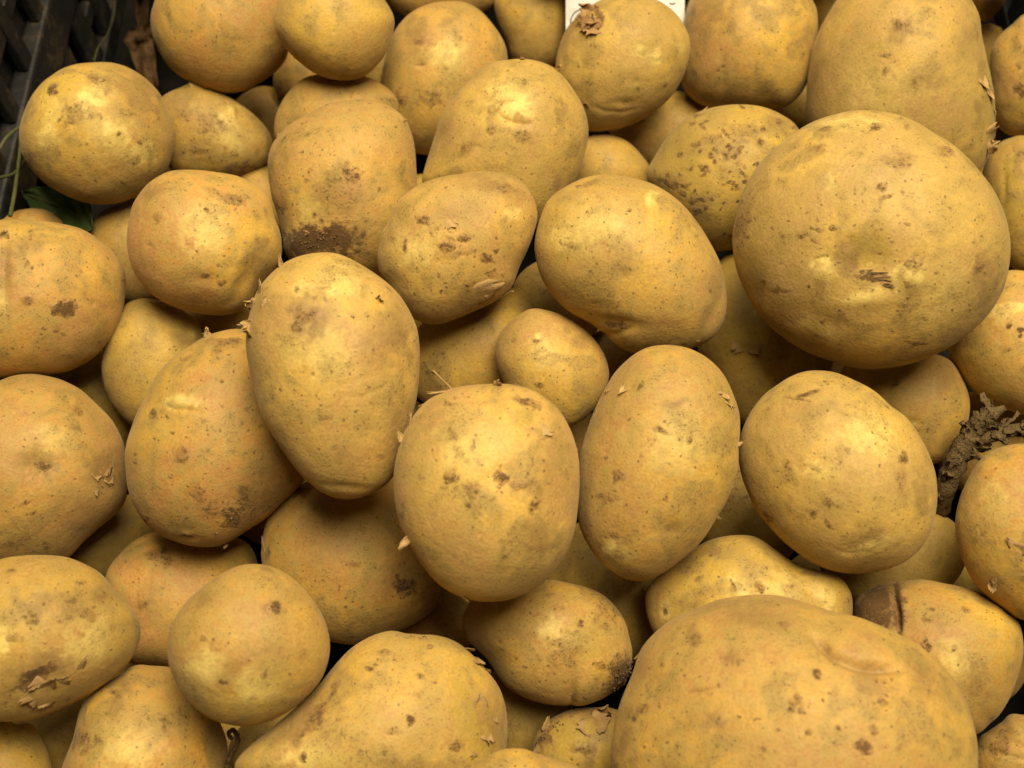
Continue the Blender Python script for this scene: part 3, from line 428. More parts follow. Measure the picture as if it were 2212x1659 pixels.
# grooves: polyline, half width, depth (photo grid units)
GR = {
'39': [([(1931,1246),(1934,1290),(1939,1330),(1941,1375)], 6, 34)],
'40': [([(1738,1358),(1768,1385),(1800,1415),(1850,1437),(1905,1446),(1962,1449)], 11, 19)],
'7': [([(1275,225),(1305,240),(1345,243),(1390,232)], 4, 2.0)],
'11': [([(1070,238),(1095,262),(1130,270),(1165,262)], 4, 2.5)],
'14': [([(1715,755),(1745,770),(1790,782),(1835,784)], 5, 3.0), ([(1960,782),(2010,768),(2045,752)], 4, 2.5), ([(1745,585),(1765,560),(1795,552)], 5, 3)],
'16': [([(750,668),(768,690),(772,705)], 4, 2.0), ([(720,855),(780,858),(830,835),(850,815)], 5, 1.2)],
'12': [([(1285,720),(1330,722),(1375,710)], 5, 4)],
'19': [([(1790,1180),(1830,1197),(1880,1192),(1935,1160)], 5, 1.3)],
'1': [([(318,255),(335,268),(350,285)], 4, 2.5)],
'26': [([(352,872),(372,884),(400,888),(432,880)], 4, 2.5)],
}
# ------------------------------------------------------------------ potato builder
def closed_spline(P, n=360):
    m = len(P); out = []
    for i in range(m):
        p0, p1, p2, p3 = P[i - 1], P[i], P[(i + 1) % m], P[(i + 2) % m]
        for t in np.linspace(0, 1, 14, endpoint=False):
            out.append(0.5 * ((2 * p1) + (-p0 + p2) * t + (2 * p0 - 5 * p1 + 4 * p2 - p3) * t * t + (-p0 + 3 * p1 - 3 * p2 + p3) * t ** 3))
    return np.array(out)
NB = 180
TH = (np.arange(NB) + 0.5) / NB * 2 * np.pi
def polar(curve, c):
    d = curve - c; th = np.arctan2(d[:, 1], d[:, 0]) % (2 * np.pi); r = np.hypot(d[:, 0], d[:, 1])
    o = np.argsort(th); th, r = th[o], r[o]
    th = np.concatenate([th - 2 * np.pi, th, th + 2 * np.pi]); r = np.tile(r, 3)
    return np.interp(TH, th, r)
def smooth(r, k):
    for _ in range(k): r = 0.25 * np.roll(r, 1) + 0.5 * r + 0.25 * np.roll(r, -1)
    return r
def lookup(r, th):
    x = (th % (2 * np.pi)) / (2 * np.pi) * NB - 0.5
    i = np.floor(x).astype(int); f = x - i
    return r[i % NB] * (1 - f) + r[(i + 1) % NB] * f
def ellipse_fit(r):
    A = np.stack([np.cos(TH) ** 2, 2 * np.cos(TH) * np.sin(TH), np.sin(TH) ** 2], 1)
    q, *_ = np.linalg.lstsq(A, 1.0 / r ** 2, rcond=None)
    Q = np.array([[q[0], q[1]], [q[1], q[2]]]); ev = np.linalg.eigvalsh(Q)
    ev = np.maximum(ev, 1e-9); return 1.0 / np.sqrt(np.maximum(A @ q, 1e-9)), 1 / math.sqrt(ev[0]), 1 / math.sqrt(ev[1])

for k_, p in POT.items():
    cv = closed_spline(p['pts'])
    x, y = cv[:, 0], cv[:, 1]; x1, y1 = np.roll(x, -1), np.roll(y, -1)
    a = (x * y1 - x1 * y); A = a.sum() / 2
    p['c'] = np.array([((x + x1) * a).sum() / (6 * A), ((y + y1) * a).sum() / (6 * A)])
    p['r'] = smooth(polar(cv, p['c']), 3)
    p['re'], p['a'], p['b'] = ellipse_fit(p['r'])
    p['d'] = p['thick'] * min(p['b'], 0.92 * p['a'])     # half thickness, photo units
    p['Z0'] = ((p['h'] - CAM[2]) / ray(*p['c'])[2])

# keep every potato behind the ones that hide it: pairwise clearances in log depth
S = 5.0
def rho_grid(p, X, Y):
    dx, dy = X - p['c'][0], Y - p['c'][1]
    th = np.arctan2(dy, dx); return np.hypot(dx, dy) / lookup(p['r'], th)
CONS = []
for i, ka in enumerate(ORDER):
    for kb in ORDER[i + 1:]:
        A_, B_ = POT[ka], POT[kb]
        ra, rb = A_['r'].max(), B_['r'].max()
        if np.hypot(*(A_['c'] - B_['c'])) > ra + rb: continue
        lo = np.maximum(A_['c'] - ra, B_['c'] - rb); hi = np.minimum(A_['c'] + ra, B_['c'] + rb)
        if (hi - lo).min() <= 0: continue
        X, Y = np.meshgrid(np.arange(lo[0], hi[0], S), np.arange(lo[1], hi[1], S))
        if X.size == 0: continue
        qa, qb = rho_grid(A_, X, Y), rho_grid(B_, X, Y)
        m = (qa < 1) & (qb < 1)
        if not m.any(): continue
        da = A_['d'] / FPX * np.sqrt(1 - qa[m] ** 2); db = B_['d'] / FPX * np.sqrt(1 - qb[m] ** 2)
        CONS.append((ka, kb, float((np.log(1 + da) - np.log(1 - db)).max()) + 0.002))
L = {k: math.log(POT[k]['Z0']) for k in ORDER}; LT = dict(L)
WT = {k: (0.35 if POT[k]['h'] > -0.045 else 1.0) for k in ORDER}
for it in range(600):
    for k in ORDER: L[k] += 0.01 * (LT[k] - L[k]) if it < 500 else 0
    for ka, kb, g in CONS:
        v = g - (L[kb] - L[ka])
        if v > 0:
            wa, wb = WT[ka], WT[kb]; s = v / (wa + wb)
            L[ka] -= s * wa; L[kb] += s * wb
# settle: drop each potato, back ones first, until it touches whatever lies behind it
for k in ORDER: POT[k]['Z'] = math.exp(L[k])

def quad_sphere(n):
    t = np.tan((np.linspace(-1, 1, n + 1)) * math.pi / 4)
    vid = {}; V = []; Fc = []
    for ax in range(3):
        for sgn in (-1, 1):
            u, v = np.meshgrid(t, t, indexing='ij'); P = np.zeros((n + 1, n + 1, 3))
            P[..., ax] = sgn; P[..., (ax + 1) % 3] = u * sgn; P[..., (ax + 2) % 3] = v
            P /= np.linalg.norm(P, axis=2, keepdims=True)
            V.append(P.reshape(-1, 3)); b = len(Fc)
            I = np.arange(n)[:, None] * (n + 1) + np.arange(n)[None, :]
            q = np.stack([I, I + n + 1, I + n + 2, I + 1], -1).reshape(-1, 4) + (len(V) - 1) * (n + 1) ** 2
            Fc.append(q)
    V = np.concatenate(V); Fc = np.concatenate(Fc)
    key = np.round(V * 1e5).astype(np.int64); _, first, inv = np.unique(key, axis=0, return_index=True, return_inverse=True)
    V = V[first]; ph = np.arccos(np.clip(V[:, 2], -1, 1)); p2 = math.pi * (ph / math.pi) ** 1.35   # finer towards the seen side
    l = np.maximum(np.hypot(V[:, 0], V[:, 1]), 1e-9)
    V = np.stack([V[:, 0] / l * np.sin(p2), V[:, 1] / l * np.sin(p2), np.cos(p2)], 1)
    return V, inv.reshape(-1)[Fc]
QS = {}
def sphere(n):
    if n not in QS: QS[n] = quad_sphere(n)
    return QS[n]

def waves(N, rng, kmin, kmax, cnt):
    out = np.zeros(len(N))
    for _ in range(cnt):
        d = rng.normal(size=3); d /= np.linalg.norm(d)
        out += np.sin(N @ (d * rng.uniform(kmin, kmax)) + rng.uniform(0, 6.28))
    return out / math.sqrt(cnt)

def gnoise(P, seed):
    h = np.random.default_rng(seed).integers(0, 256, 512); gr = np.random.default_rng(7).normal(size=(256, 3)); gr /= np.linalg.norm(gr, axis=1, keepdims=True)
    i = np.floor(P).astype(int); f = P - i; w_ = f * f * f * (f * (f * 6 - 15) + 10); out = 0
    for c in range(8):
        o = np.array([(c >> a) & 1 for a in range(3)]); q = (i + o) & 255
        g = gr[h[(h[(h[q[:, 0]] + q[:, 1]) & 255] + q[:, 2]) & 255]]
        out = out + (g * (f - o)).sum(1) * np.prod(np.where(o, w_, 1 - w_), axis=1)
    return out
def fbm(P, scale, octs, seed, rough=0.55):
    a, s, t = 1.0, 0.0, 0.0
    for o in range(octs): s = s + a * gnoise(P * scale * 2 ** o + 37.7 * o, seed + o); t += a; a *= rough
    return 0.5 + 0.95 * s / t
def vnormals(P, Fc):
    n = np.cross(P[Fc[:, 2]] - P[Fc[:, 0]], P[Fc[:, 3]] - P[Fc[:, 1]])
    out = np.zeros_like(P)
    for j in range(4): np.add.at(out, Fc[:, j], n)
    return out / np.maximum(np.linalg.norm(out, axis=1, keepdims=True), 1e-12)

def build_potato(key, idx):
    p = POT[key]; rng = np.random.default_rng(1000 + idx)
    seen_r = p['r'].mean()
    n = int(np.clip(seen_r * 0.34, 22, 118)); n += n % 2
    if p['h'] < -0.05: n = 22
    N, Fc = sphere(n)
    Z = p['Z']; ctr = at_depth(p['c'][0], p['c'][1], Z)
    dist = np.linalg.norm(ctr - CAM); zc = (CAM - ctr) / dist
    xc = Xw - zc * (Xw @ zc); xc /= np.linalg.norm(xc); yc = np.cross(xc, zc)   # image down
    if yc @ Uw > 0: yc = -yc
    m = Z / FPX
    th = np.arctan2(N[:, 1], N[:, 0]); s = np.hypot(N[:, 0], N[:, 1])
    wv = np.clip((s - 0.15) / 0.75, 0, 1); wv = wv * wv * (3 - 2 * wv)
    r = p['r'].copy(); d = p['d'] * m
    lump = 0.020 * waves(N, rng, 2.0, 3.6, 6) + 0.006 * waves(N, rng, 6, 10, 8) + 0.0018 * waves(N, rng, 16, 30, 12)
    # potato flesh is not a perfect ellipsoid: slightly boxy, slightly flattened
    e = rng.uniform(0.90, 1.02)
    nz = np.sign(N[:, 2]) * np.abs(N[:, 2]) ** e
    for it in range(4):
        rl = p['re_'] if 're_' in p else p['re']
        rr = lookup(r, th) * wv + lookup(p['re'] * (r / p['r']).mean(), th) * (1 - wv)
        lx, ly = rr * s * np.cos(th) * m, rr * s * np.sin(th) * m
        lz = d * nz + p['shear'][0] * lx + p['shear'][1] * ly
        P = (lx * (1 + lump))[:, None] * xc + (ly * (1 + lump))[:, None] * yc + (lz * (1 + lump))[:, None] * zc + ctr
        u, v, _ = project(P)
        du, dv = u - p['c'][0], v - p['c'][1]
        pr = np.hypot(du, dv); b = (np.arctan2(dv, du) % (2 * np.pi) / (2 * np.pi) * 60).astype(int) % 60
        mx = np.zeros(60); np.maximum.at(mx, b, pr / lookup(p['r'], np.arctan2(dv, du)))
        mx[mx == 0] = 1
        ratio = np.interp(TH, (np.arange(60) + .5) / 60 * 2 * np.pi, mx, period=2 * np.pi)
        if it < 3: r = r / smooth(ratio, 3)
    # local features
    nv = len(P); marks = np.zeros((nv, 4), np.float32)
    nrm = vnormals(P, Fc)
    if ((P - ctr) * nrm).sum() < 0: Fc = Fc[:, ::-1]; nrm = -nrm
    front = np.clip((N[:, 2] + 0.12) / 0.2, 0, 1)
    disp = np.zeros(nv)
    LP = P - ctr + rng.uniform(-3, 3, 3); wpx = 2 * fbm(LP, 260, 3, 51, .65) - 1; wpy = 2 * fbm(LP, 260, 3, 71, .65) - 1
    CH = {'soil': 0, 'pale': 1, 'grey': 2, 'green': 3}
    for kd, x, y, rx, ry, ang, amt in MK.get(key, []):
        A = math.radians(ang); am = 1.5 * min(rx, ry, 22) * (kd in CH); dx, dy = u - x + wpx * am, v - y + wpy * am
        ex = (dx * math.cos(A) + dy * math.sin(A)) / rx; ey = (-dx * math.sin(A) + dy * math.cos(A)) / ry
        q = ex * ex + ey * ey
        if kd in CH:
            if kd == 'soil' and amt < 1.1: q = q * 1.25; amt = amt * 0.92
            g = amt * (np.clip(1.25 - 0.62 * np.sqrt(q) ** 1.6, 0, 1) if kd in ('soil', 'green') else np.exp(-0.8 * q)) * front
            marks[:, CH[kd]] = np.maximum(marks[:, CH[kd]], g)
            if kd == 'soil' and min(rx, ry) > 6: disp -= 0.9 * m * g * np.where(q < 0.5, -0.6, 1.0) * (max(rx, ry) < 20)
        else:
            disp += (amt if kd == 'bump' else -amt) * np.exp(-q * 0.9) * front * m
    for line, hw, dep in GR.get(key, []):
        best = np.full(nv, 1e9); tt = np.zeros(nv); ln = np.array(line, float); K = len(ln) - 1
        for i in range(K):
            a, bb = ln[i], ln[i + 1]; ab = bb - a
            t = np.clip(((u - a[0]) * ab[0] + (v - a[1]) * ab[1]) / (ab @ ab), 0, 1)
            dd = np.hypot(u - a[0] - t * ab[0], v - a[1] - t * ab[1]); c = dd < best
            best[c] = dd[c]; tt[c] = (i + t[c]) / K
        fade = np.clip(4 * np.minimum(tt, 1 - tt), 0.15, 1)
        disp -= dep * m * np.exp(-(best / hw) ** 2) * front * fade
        if dep > 20: marks[:, 0] = np.maximum(marks[:, 0], 0.9 * np.exp(-(best / hw) ** 2) * front)
    # scattered features all round (also on the hidden side)
    R = seen_r * m
    for _ in range(rng.integers(4, 9)):
        q0 = rng.normal(size=3); q0 /= np.linalg.norm(q0)
        ang = np.arccos(np.clip(N @ q0, -1, 1)); sz = rng.uniform(0.03, 0.09)
        kd = rng.random(); g = np.clip(1.25 - 0.62 * (ang / sz) ** 1.6, 0, 1)
        if kd < 0.4: marks[:, 0] = np.maximum(marks[:, 0], g * rng.uniform(.3, .6))
        elif kd < 0.7: marks[:, 2] = np.maximum(marks[:, 2], g * rng.uniform(.3, .6))
        else: disp -= 0.014 * R * np.exp(-(ang / sz) ** 2)
    P = P + nrm * disp[:, None]
    nrm = vnormals(P, Fc)
    me = bpy.data.meshes.new('potato')
    Lc = P - ctr
    me.vertices.add(nv); me.vertices.foreach_set('co', Lc.astype(np.float32).ravel())
    nf = len(Fc); me.loops.add(nf * 4); me.loops.foreach_set('vertex_index', Fc.astype(np.int32).ravel())
    me.polygons.add(nf); me.polygons.foreach_set('loop_start', np.arange(0, nf * 4, 4, dtype=np.int32))
    me.polygons.foreach_set('loop_total', np.full(nf, 4, dtype=np.int32))
    me.polygons.foreach_set('use_smooth', np.ones(nf, dtype=bool))
    at = me.attributes.new('marks', 'FLOAT_COLOR', 'POINT'); at.data.foreach_set('color', marks.ravel())
    Q = Lc + rng.uniform(-4, 4, 3); wp = Q + 0.006 * np.stack([gnoise(Q * 60 + 9 * j, 3 + j) for j in range(3)], 1)
    mot = np.stack([fbm(wp, 38, 4, 11, 0.62), fbm(wp, 105, 3, 23, 0.6), fbm(wp, 24, 2, 31), np.ones(nv)], 1).clip(0, 1).astype(np.float32)
    at = me.attributes.new('mottle', 'FLOAT_COLOR', 'POINT'); at.data.foreach_set('color', mot.ravel())
    me.materials.append(M_POT); me.update(calc_edges=True); me.validate()
    o = bpy.data.objects.new('potato', me); col.objects.link(o); o.location = ctr
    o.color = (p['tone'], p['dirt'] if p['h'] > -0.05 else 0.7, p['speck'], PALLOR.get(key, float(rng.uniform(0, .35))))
    tag(o, p['label'], 'potato', 'loose potatoes in the crate')
    p.update(obj=o, P=P, n=nrm, u=u, v=v, ctr=ctr, m=m)
    return o
PALLOR = {'14': .95, '13': .8, '17': .65, '7': .75, '11': .6, '19': .65, '16': .55, '15': .4, '9': .35, '12': .3, '8': .4, '10': .45, '18': .3, '40': .3, '23': .35, '33': 0, '32': 0, '36': .1, '39': 0, '41': 0, '20': .2, '26': .1}
for i, k in enumerate(POT): build_potato(k, i)

# ------------------------------------------------------------------ loose skin on the potatoes
frng = np.random.default_rng(5)
def surf(key, x, y):
    p = POT[key]; u, v, _ = project(p['P'])
    facing = ((CAM - p['P']) * p['n']).sum(1) > -0.02
    d = np.hypot(u - x, v - y) + (~facing) * 1e4
    i = int(np.argmin(d)); return p['P'][i], p['n'][i]
def flake(key, x, y, L_, W_, ang, lift=0.5, curl=1.0, mat=None, name='skin_flake'):
    """a torn scrap of skin: attached at (x, y), free end towards ang (degrees, image, counter-clockwise from right)"""
    p = POT[key]; base, n = surf(key, x, y); m = p['m']; n0 = n
    A = math.radians(ang); img = math.cos(A) * Xw + math.sin(A) * Uw
    t = img - n * (img @ n)
    if img @ n > 0.55:                  # scrap standing off the rim of the potato
        n = (CAM - base) / np.linalg.norm(CAM - base) + 0.25 * frng.normal(size=3); n /= np.linalg.norm(n); t = img - n * (img @ n)
    t /= np.linalg.norm(t); side = np.cross(n, t); side /= np.linalg.norm(side)
    rim = img @ n0 > 0.55; kk = 1.0 if rim else 0.5
    nu, nw = 7, 7; L_, W_ = L_ * m, W_ * m * (1.45 if rim else 2.1); lift *= 0.7 * kk; curl *= 0.75 * kk; V = []; pos = base - n * 0.0004 - t * 0.1 * L_; a = lift * 0.5
    wph = frng.uniform(0, 6.28, 3); jag = frng.uniform(-1, 1, (nu, 2))
    for i in range(nu):
        s = i / (nu - 1); a = lift + curl * s
        if i: pos = pos + (t * math.cos(a) + n * math.sin(a)) * L_ / (nu - 1)
        up = -t * math.sin(a) + n * math.cos(a)
        prof = (0.55 + 0.45 * math.sin(math.pi * min(1, 0.25 + s * 0.8))) * (1 - 0.35 * s ** 3)
        for j in range(nw):
            q = j / (nw - 1) * 2 - 1
            qq = q * prof + (0.13 * jag[i, 0] if j == 0 else 0.13 * jag[i, 1] if j == nw - 1 else 0)
            end = 0.18 * L_ * math.sin(5 * q + wph[0]) * s * s
            bend = 0.16 * kk * kk * W_ * (math.sin(3.2 * q + wph[1] + 3 * s) * (0.3 + s) + 0.6 * q * q * s)
            V.append(pos + side * qq * W_ * 0.5 + up * bend + (t * math.cos(a) + n * math.sin(a)) * end - p['ctr'])
    Fq = [(i * nw + j, (i + 1) * nw + j, (i + 1) * nw + j + 1, i * nw + j + 1) for i in range(nu - 1) for j in range(nw - 1)]
    o = mesh_obj(name, V, Fq, mat or M_FLAKE, p['obj'])
    md = o.modifiers.new('thickness', 'SOLIDIFY'); md.thickness = 0.00014; md.offset = 0
    return o
FL = [
 ('16',556,640,34,16,65,.5,.8),('16',548,655,26,18,150,.7,.9),('16',541,705,26,22,150,.5,.6),('16',540,715,22,22,210,.5,.8),('16',573,660,16,14,120,.4,.8),('16',820,650,16,14,70,.3,1.),('16',752,668,22,7,300,.2,.6),('16',893,745,18,8,80,.3,.6),('16',608,575,26,7,95,.6,.3),
 ('26',445,728,22,14,80,.5,.6),('26',440,722,20,10,70,.9,.9),('26',395,765,22,6,30,.2,.4),
 ('15',948,474,40,22,-25,.06,.04),('15',1030,640,64,30,35,.02,.06),('15',1088,640,26,22,20,.4,.6),('15',1040,645,16,6,10,.3,.5),
 ('17',965,843,44,18,172,.45,.3),('17',928,862,30,10,238,.1,.4),('17',880,925,34,14,95,.5,.3),('17',868,952,22,10,110,.5,.4),('17',1075,834,20,14,60,.6,.9),('17',1160,925,38,16,-15,.08,.6),('17',884,1166,36,13,215,.45,.5),('17',985,1284,32,12,-30,.4,.3),('17',1242,950,26,8,280,.1,.3),
 ('18',1360,826,34,12,240,.15,.5),('18',1320,832,22,16,250,.2,.6),('18',1562,842,26,18,290,.15,.7),('18',1572,862,22,16,265,.2,.7),('18',1548,838,20,12,310,.15,.6),('18',1594,960,14,6,20,.5,.4),('18',1578,1064,16,5,35,.6,.4),('18',1552,1120,16,5,-20,.7,.9),
 ('13',2120,160,34,20,-50,.25,.7),('13',2136,190,30,16,-55,.25,.8),('13',2147,225,22,8,-85,.3,.5),('13',2136,300,32,28,60,.35,.6),('13',2132,318,26,24,20,.4,.7),
 ('28',100,1465,40,14,200,.25,.9),('28',100,1490,44,16,70,.4,.8),('28',125,1480,30,20,40,.3,.8),('28',165,1455,46,9,65,.3,.2),('28',75,1500,34,14,190,.3,1.),('28',95,1510,30,26,240,.1,.5),
 ('27',212,1018,24,14,240,.3,.7),('27',228,1008,24,20,-70,.2,.6),('27',236,1030,22,16,-60,.3,.7),('27',208,1050,26,8,260,.3,.6),
 ('34',1000,1395,34,26,-30,.4,1.0),('34',1022,1420,34,24,-55,.4,1.0),('34',1046,1442,24,22,-20,.4,1.0),('34',915,1395,26,12,-20,.3,.8),('34',1040,1535,40,24,80,.1,.6),('34',1050,1575,36,20,-80,.15,.7),('34',1065,1540,26,10,-60,.3,.6),('34',1035,1620,34,12,200,.2,.5),
 ('37',1285,1560,34,30,20,.3,.9),('37',1300,1545,30,24,60,.3,.9),('37',1270,1568,26,22,200,.2,.8),('37',1180,1575,30,12,80,.4,.4),('37',1168,1600,34,14,240,.2,.4),
 ('41',2137,1240,30,10,-60,.2,.6),('41',2145,1265,18,14,250,.2,.8),('41',2190,1190,30,16,30,.2,.7),('41',2195,1180,26,12,150,.2,.7),
 ('49',1600,742,24,16,230,.25,.7),('49',1625,745,26,16,-30,.25,.7),
 ('40',1383,1402,30,10,250,.2,.3),
 ('1',205,168,22,10,-10,.2,.5),('11',1200,152,18,8,60,.6,.4),('11',1130,130,9,8,80,.6,.6),('7',1264,235,18,8,60,.6,.5),('10',873,270,14,5,60,.4,.4),('10',597,300,14,7,80,.6,.4),('10',652,502,24,6,10,.3,.6),('21',420,186,14,6,150,.6,.6),('21',436,190,12,6,40,.7,.6),('23',6,518,24,14,70,.4,.8),('33',568,1200,40,10,95,.1,.2),('26',487,1176,12,8,-95,.4,.6),('9',1515,240,16,7,20,.4,.6),('12',1503,741,10,9,80,.3,.9),
]
for f in FL:
    f = list(f)
    if f[0] in ('27', '34'): f[3] *= 0.85
    flake(*f, mat=M_FLAKEB if f[0] in ('27', '28', '34', '37', '41', '49') or f[1] == 884 else M_FLAKE)
for a_ in range(9):          # crusty brown lump
    flake('7', 1278 + 9 * math.cos(a_ * 2.3), 46 + 20 * math.sin(a_ * 2.3), 26 + 6 * math.sin(a_), 22, a_ * 77, 0.5, 1.1, M_FLAKED, 'brown_crust')
for a_ in range(5):          # stalk scar splinters
    flake('14', 1852 + 9 * a_, 592 + 5 * a_, 58 - 5 * a_, 3.2, 4 - 4 * a_, 0.22, 0.08, M_FLAKED if a_ % 2 else M_TWIG, 'stalk_fibre')

# adhering grit, joined into one part per potato
def crumbs(key, x, y, rx, ry, ang, cnt, s0, s1):
    p = POT[key]; V, Fq = [], []; A = math.radians(ang)
    ico = [(0,0,1),(0.9,0,0.3),(0.2,0.9,0.2),(-0.8,0.5,0.3),(-0.7,-0.6,0.2),(0.3,-0.9,0.3),(0,0,-0.8)]
    fc = [(0,1,2),(0,2,3),(0,3,4),(0,4,5),(0,5,1),(6,2,1),(6,3,2),(6,4,3),(6,5,4),(6,1,5)]
    u, v, _ = project(p['P']); facing = ((CAM - p['P']) * p['n']).sum(1) > -0.02
    for _ in range(cnt):
        g1, g2 = frng.normal(size=2) * 0.55
        xx = x + g1 * rx * math.cos(A) - g2 * ry * math.sin(A); yy = y + g1 * rx * math.sin(A) + g2 * ry * math.cos(A)
        d = np.hypot(u - xx, v - yy) + (~facing) * 1e4; i = int(np.argmin(d))
        if d[i] > 12: continue
        c = p['P'][i] + frng.normal(size=3) * 2.0 * p['m'] - p['ctr']; c = c - p['n'][i] * (frng.normal(size=3) @ p['n'][i]) * 0
        s = frng.uniform(s0, s1) * p['m']; b = len(V); R = frng.normal(size=(3, 3)) * 0.25 + np.eye(3)
        for q in ico: V.append(c + (R @ np.array(q)) * s)
        Fq += [tuple(b + j for j in f) for f in fc]
    o = mesh_obj('soil_crumbs', V, Fq, M_SOIL, p['obj'], smooth=False); o['kind'] = 'stuff'
for c in [('36',1348,1462,22,44,12,150,1.2,3.2),('26',502,1112,28,24,-30,60,1.0,2.2),('26',555,1092,50,24,-35,30,.8,1.8),('33',872,1266,18,16,20,70,1.0,2.4),('10',692,514,66,20,-4,110,1.0,2.4),
          ('34',880,1376,60,6,5,26,1.0,2.2),('37',1185,1570,20,30,30,40,1.0,2.6),('27',222,1034,16,24,0,14,1.,2.),('31',596,1314,9,8,0,40,1.0,2.6),('17',905,890,8,40,-35,14,.8,1.8),('33',700,1130,80,60,0,26,.7,1.6),('32',380,1200,80,50,0,24,.7,1.7),('47',1000,800,60,40,0,16,.7,1.6),('39',1900,1320,40,30,0,24,.8,2.),('21',460,340,70,30,0,26,.7,1.8),('51',2170,1600,40,40,0,16,.8,2.)]: crumbs(*c)

# ------------------------------------------------------------------ plant scraps
def catmull(P, k=8):
    P = [np.array(q, float) for q in P]; P = [2 * P[0] - P[1]] + P + [2 * P[-1] - P[-2]]; out = []
    for i in range(1, len(P) - 2):
        for t in np.linspace(0, 1, k, endpoint=False):
            p0, p1, p2, p3 = P[i - 1:i + 3]
            out.append(0.5 * ((2 * p1) + (-p0 + p2) * t + (2 * p0 - 5 * p1 + 4 * p2 - p3) * t * t + (-p0 + 3 * p1 - 3 * p2 + p3) * t ** 3))
    out.append(P[-2]); return np.array(out)
def tube(P, R, sides=8, rough=0.0, rng=None):
    V, Fq = [], []; n = len(P)
    for i in range(n):
        T = P[min(i + 1, n - 1)] - P[max(i - 1, 0)]; T /= np.linalg.norm(T) + 1e-12
        a = np.cross(T, [0.3, 0.2, 0.93]); a /= np.linalg.norm(a); b = np.cross(T, a)
        for j in range(sides):
            t = 2 * math.pi * j / sides; r = R[i] * (1 + (rough * rng.normal() if rng is not None else 0))
            V.append(P[i] + (a * math.cos(t) + b * math.sin(t)) * r)
    for i in range(n - 1):
        for j in range(sides):
            Fq.append((i * sides + j, i * sides + (j + 1) % sides, (i + 1) * sides + (j + 1) % sides, (i + 1) * sides + j))
    Fq.append(tuple(range(sides - 1, -1, -1))); Fq.append(tuple((n - 1) * sides + j for j in range(sides)))
    return V, Fq
def strand(name, pix, r0, r1, mat, label, cat, group=None, rough=0.05, sides=8, k=8):
    """pix: (x, y, depth) on the photo grid"""
    P = catmull([at_depth(x, y, z) for x, y, z in pix], k); n = len(P)
    R = [r0 + (r1 - r0) * i / (n - 1) for i in range(n)]; c = P[0].copy()
    V, Fq = tube(P - c, R, sides, rough, frng)
    return tag(mesh_obj(name, V, Fq, mat, None, c), label, cat, group)

WX = -0.200                                   # inner face of the crate's left wall
def on_wall(u, v, off=0.002):
    d = ray(u, v); t = (WX + off - CAM[0]) / d[0]; return t
def wz(u, v, off=0.002): return float(on_wall(u, v, off))
strand('plant_stem', [(22,466,wz(22,466,.012)),(31,419,wz(31,419,.010)),(39,362,wz(39,362,.008)),(46,300,wz(46,300,.006))], .0008, .0007, M_STEM, 'pale green stem rising beside the green leaf at the crate wall', 'stem', 'green stems by the crate wall')
strand('plant_stem', [(-20,350,wz(-20,350)),(0,319,wz(0,319)),(16,295,wz(16,295,.004)),(41,276,wz(41,276,.006)),(70,262,wz(70,262,.008))], .0007, .0007, M_STEM, 'short green stem touching the left side of the peeled-patch potato', 'stem', 'green stems by the crate wall')
strand('plant_stem', [(-20,386,wz(-20,386)),(0,383,wz(0,383)),(25,377,wz(25,377,.004)),(44,360,wz(44,360,.006)),(60,335,wz(60,335,.010))], .0006, .0006, M_STEM, 'curved green stem at the picture edge under the peeled-patch potato', 'stem', 'green stems by the crate wall')
strand('plant_stem', [(203,132,wz(203,132)),(212,103,wz(212,103)),(231,75,wz(231,75)),(243,45,wz(243,45)),(248,10,wz(248,10)),(244,-25,wz(244,-25))], .00032, .00025, M_STEM, 'thread-thin green tendril hanging on the slotted crate wall', 'tendril')
def sheet(name, grid, mat, label=None, cat=None, parent=None, thick=0.0003, org=None, group=None):
    g = np.array(grid); nu, nw = g.shape[:2]; c = g.reshape(-1, 3).mean(0) if org is None else org
    Fq = [(i * nw + j, (i + 1) * nw + j, (i + 1) * nw + j + 1, i * nw + j + 1) for i in range(nu - 1) for j in range(nw - 1)]
    o = mesh_obj(name, g.reshape(-1, 3) - c, Fq, mat, parent, c if parent is None else (0, 0, 0))
    md = o.modifiers.new('thickness', 'SOLIDIFY'); md.thickness = thick; md.offset = 0
    return tag(o, label, cat, group)

# green leaf under the potato at the wall
stem_pts = catmull([(48,414,.448),(90,432,.444),(130,446,.439),(165,462,.433),(200,492,.428)], 5)
wid = np.interp(np.linspace(0, 1, len(stem_pts)), [0, .15, .45, .75, .92, 1], [3, 22, 44, 44, 22, 3])
G = []
for i, (x, y, z) in enumerate(stem_pts):
    row = []
    for q in np.linspace(-1, 1, 11):
        ed = 1 + 0.08 * math.sin(i * 2.1 + (3 if q > 0 else 0))
        row.append(at_depth(x + q * wid[i] * 0.45 * ed, y - q * wid[i] * ed, z - 0.0035 * abs(q) + 0.0012 * math.sin(6 * q + i)))
    G.append(row)
lf = sheet('leaf', G, M_LEAF, 'small dark green leaf lying under the peeled-patch potato', 'leaf')
mid = [at_depth(x, y, z - 0.0006) for x, y, z in stem_pts]
V, Fq = tube(np.array(mid) - np.array(lf.location), [0.0007 - 0.0005 * i / len(mid) for i in range(len(mid))], 6)
mesh_obj('midrib', V, Fq, M_STEM, lf)

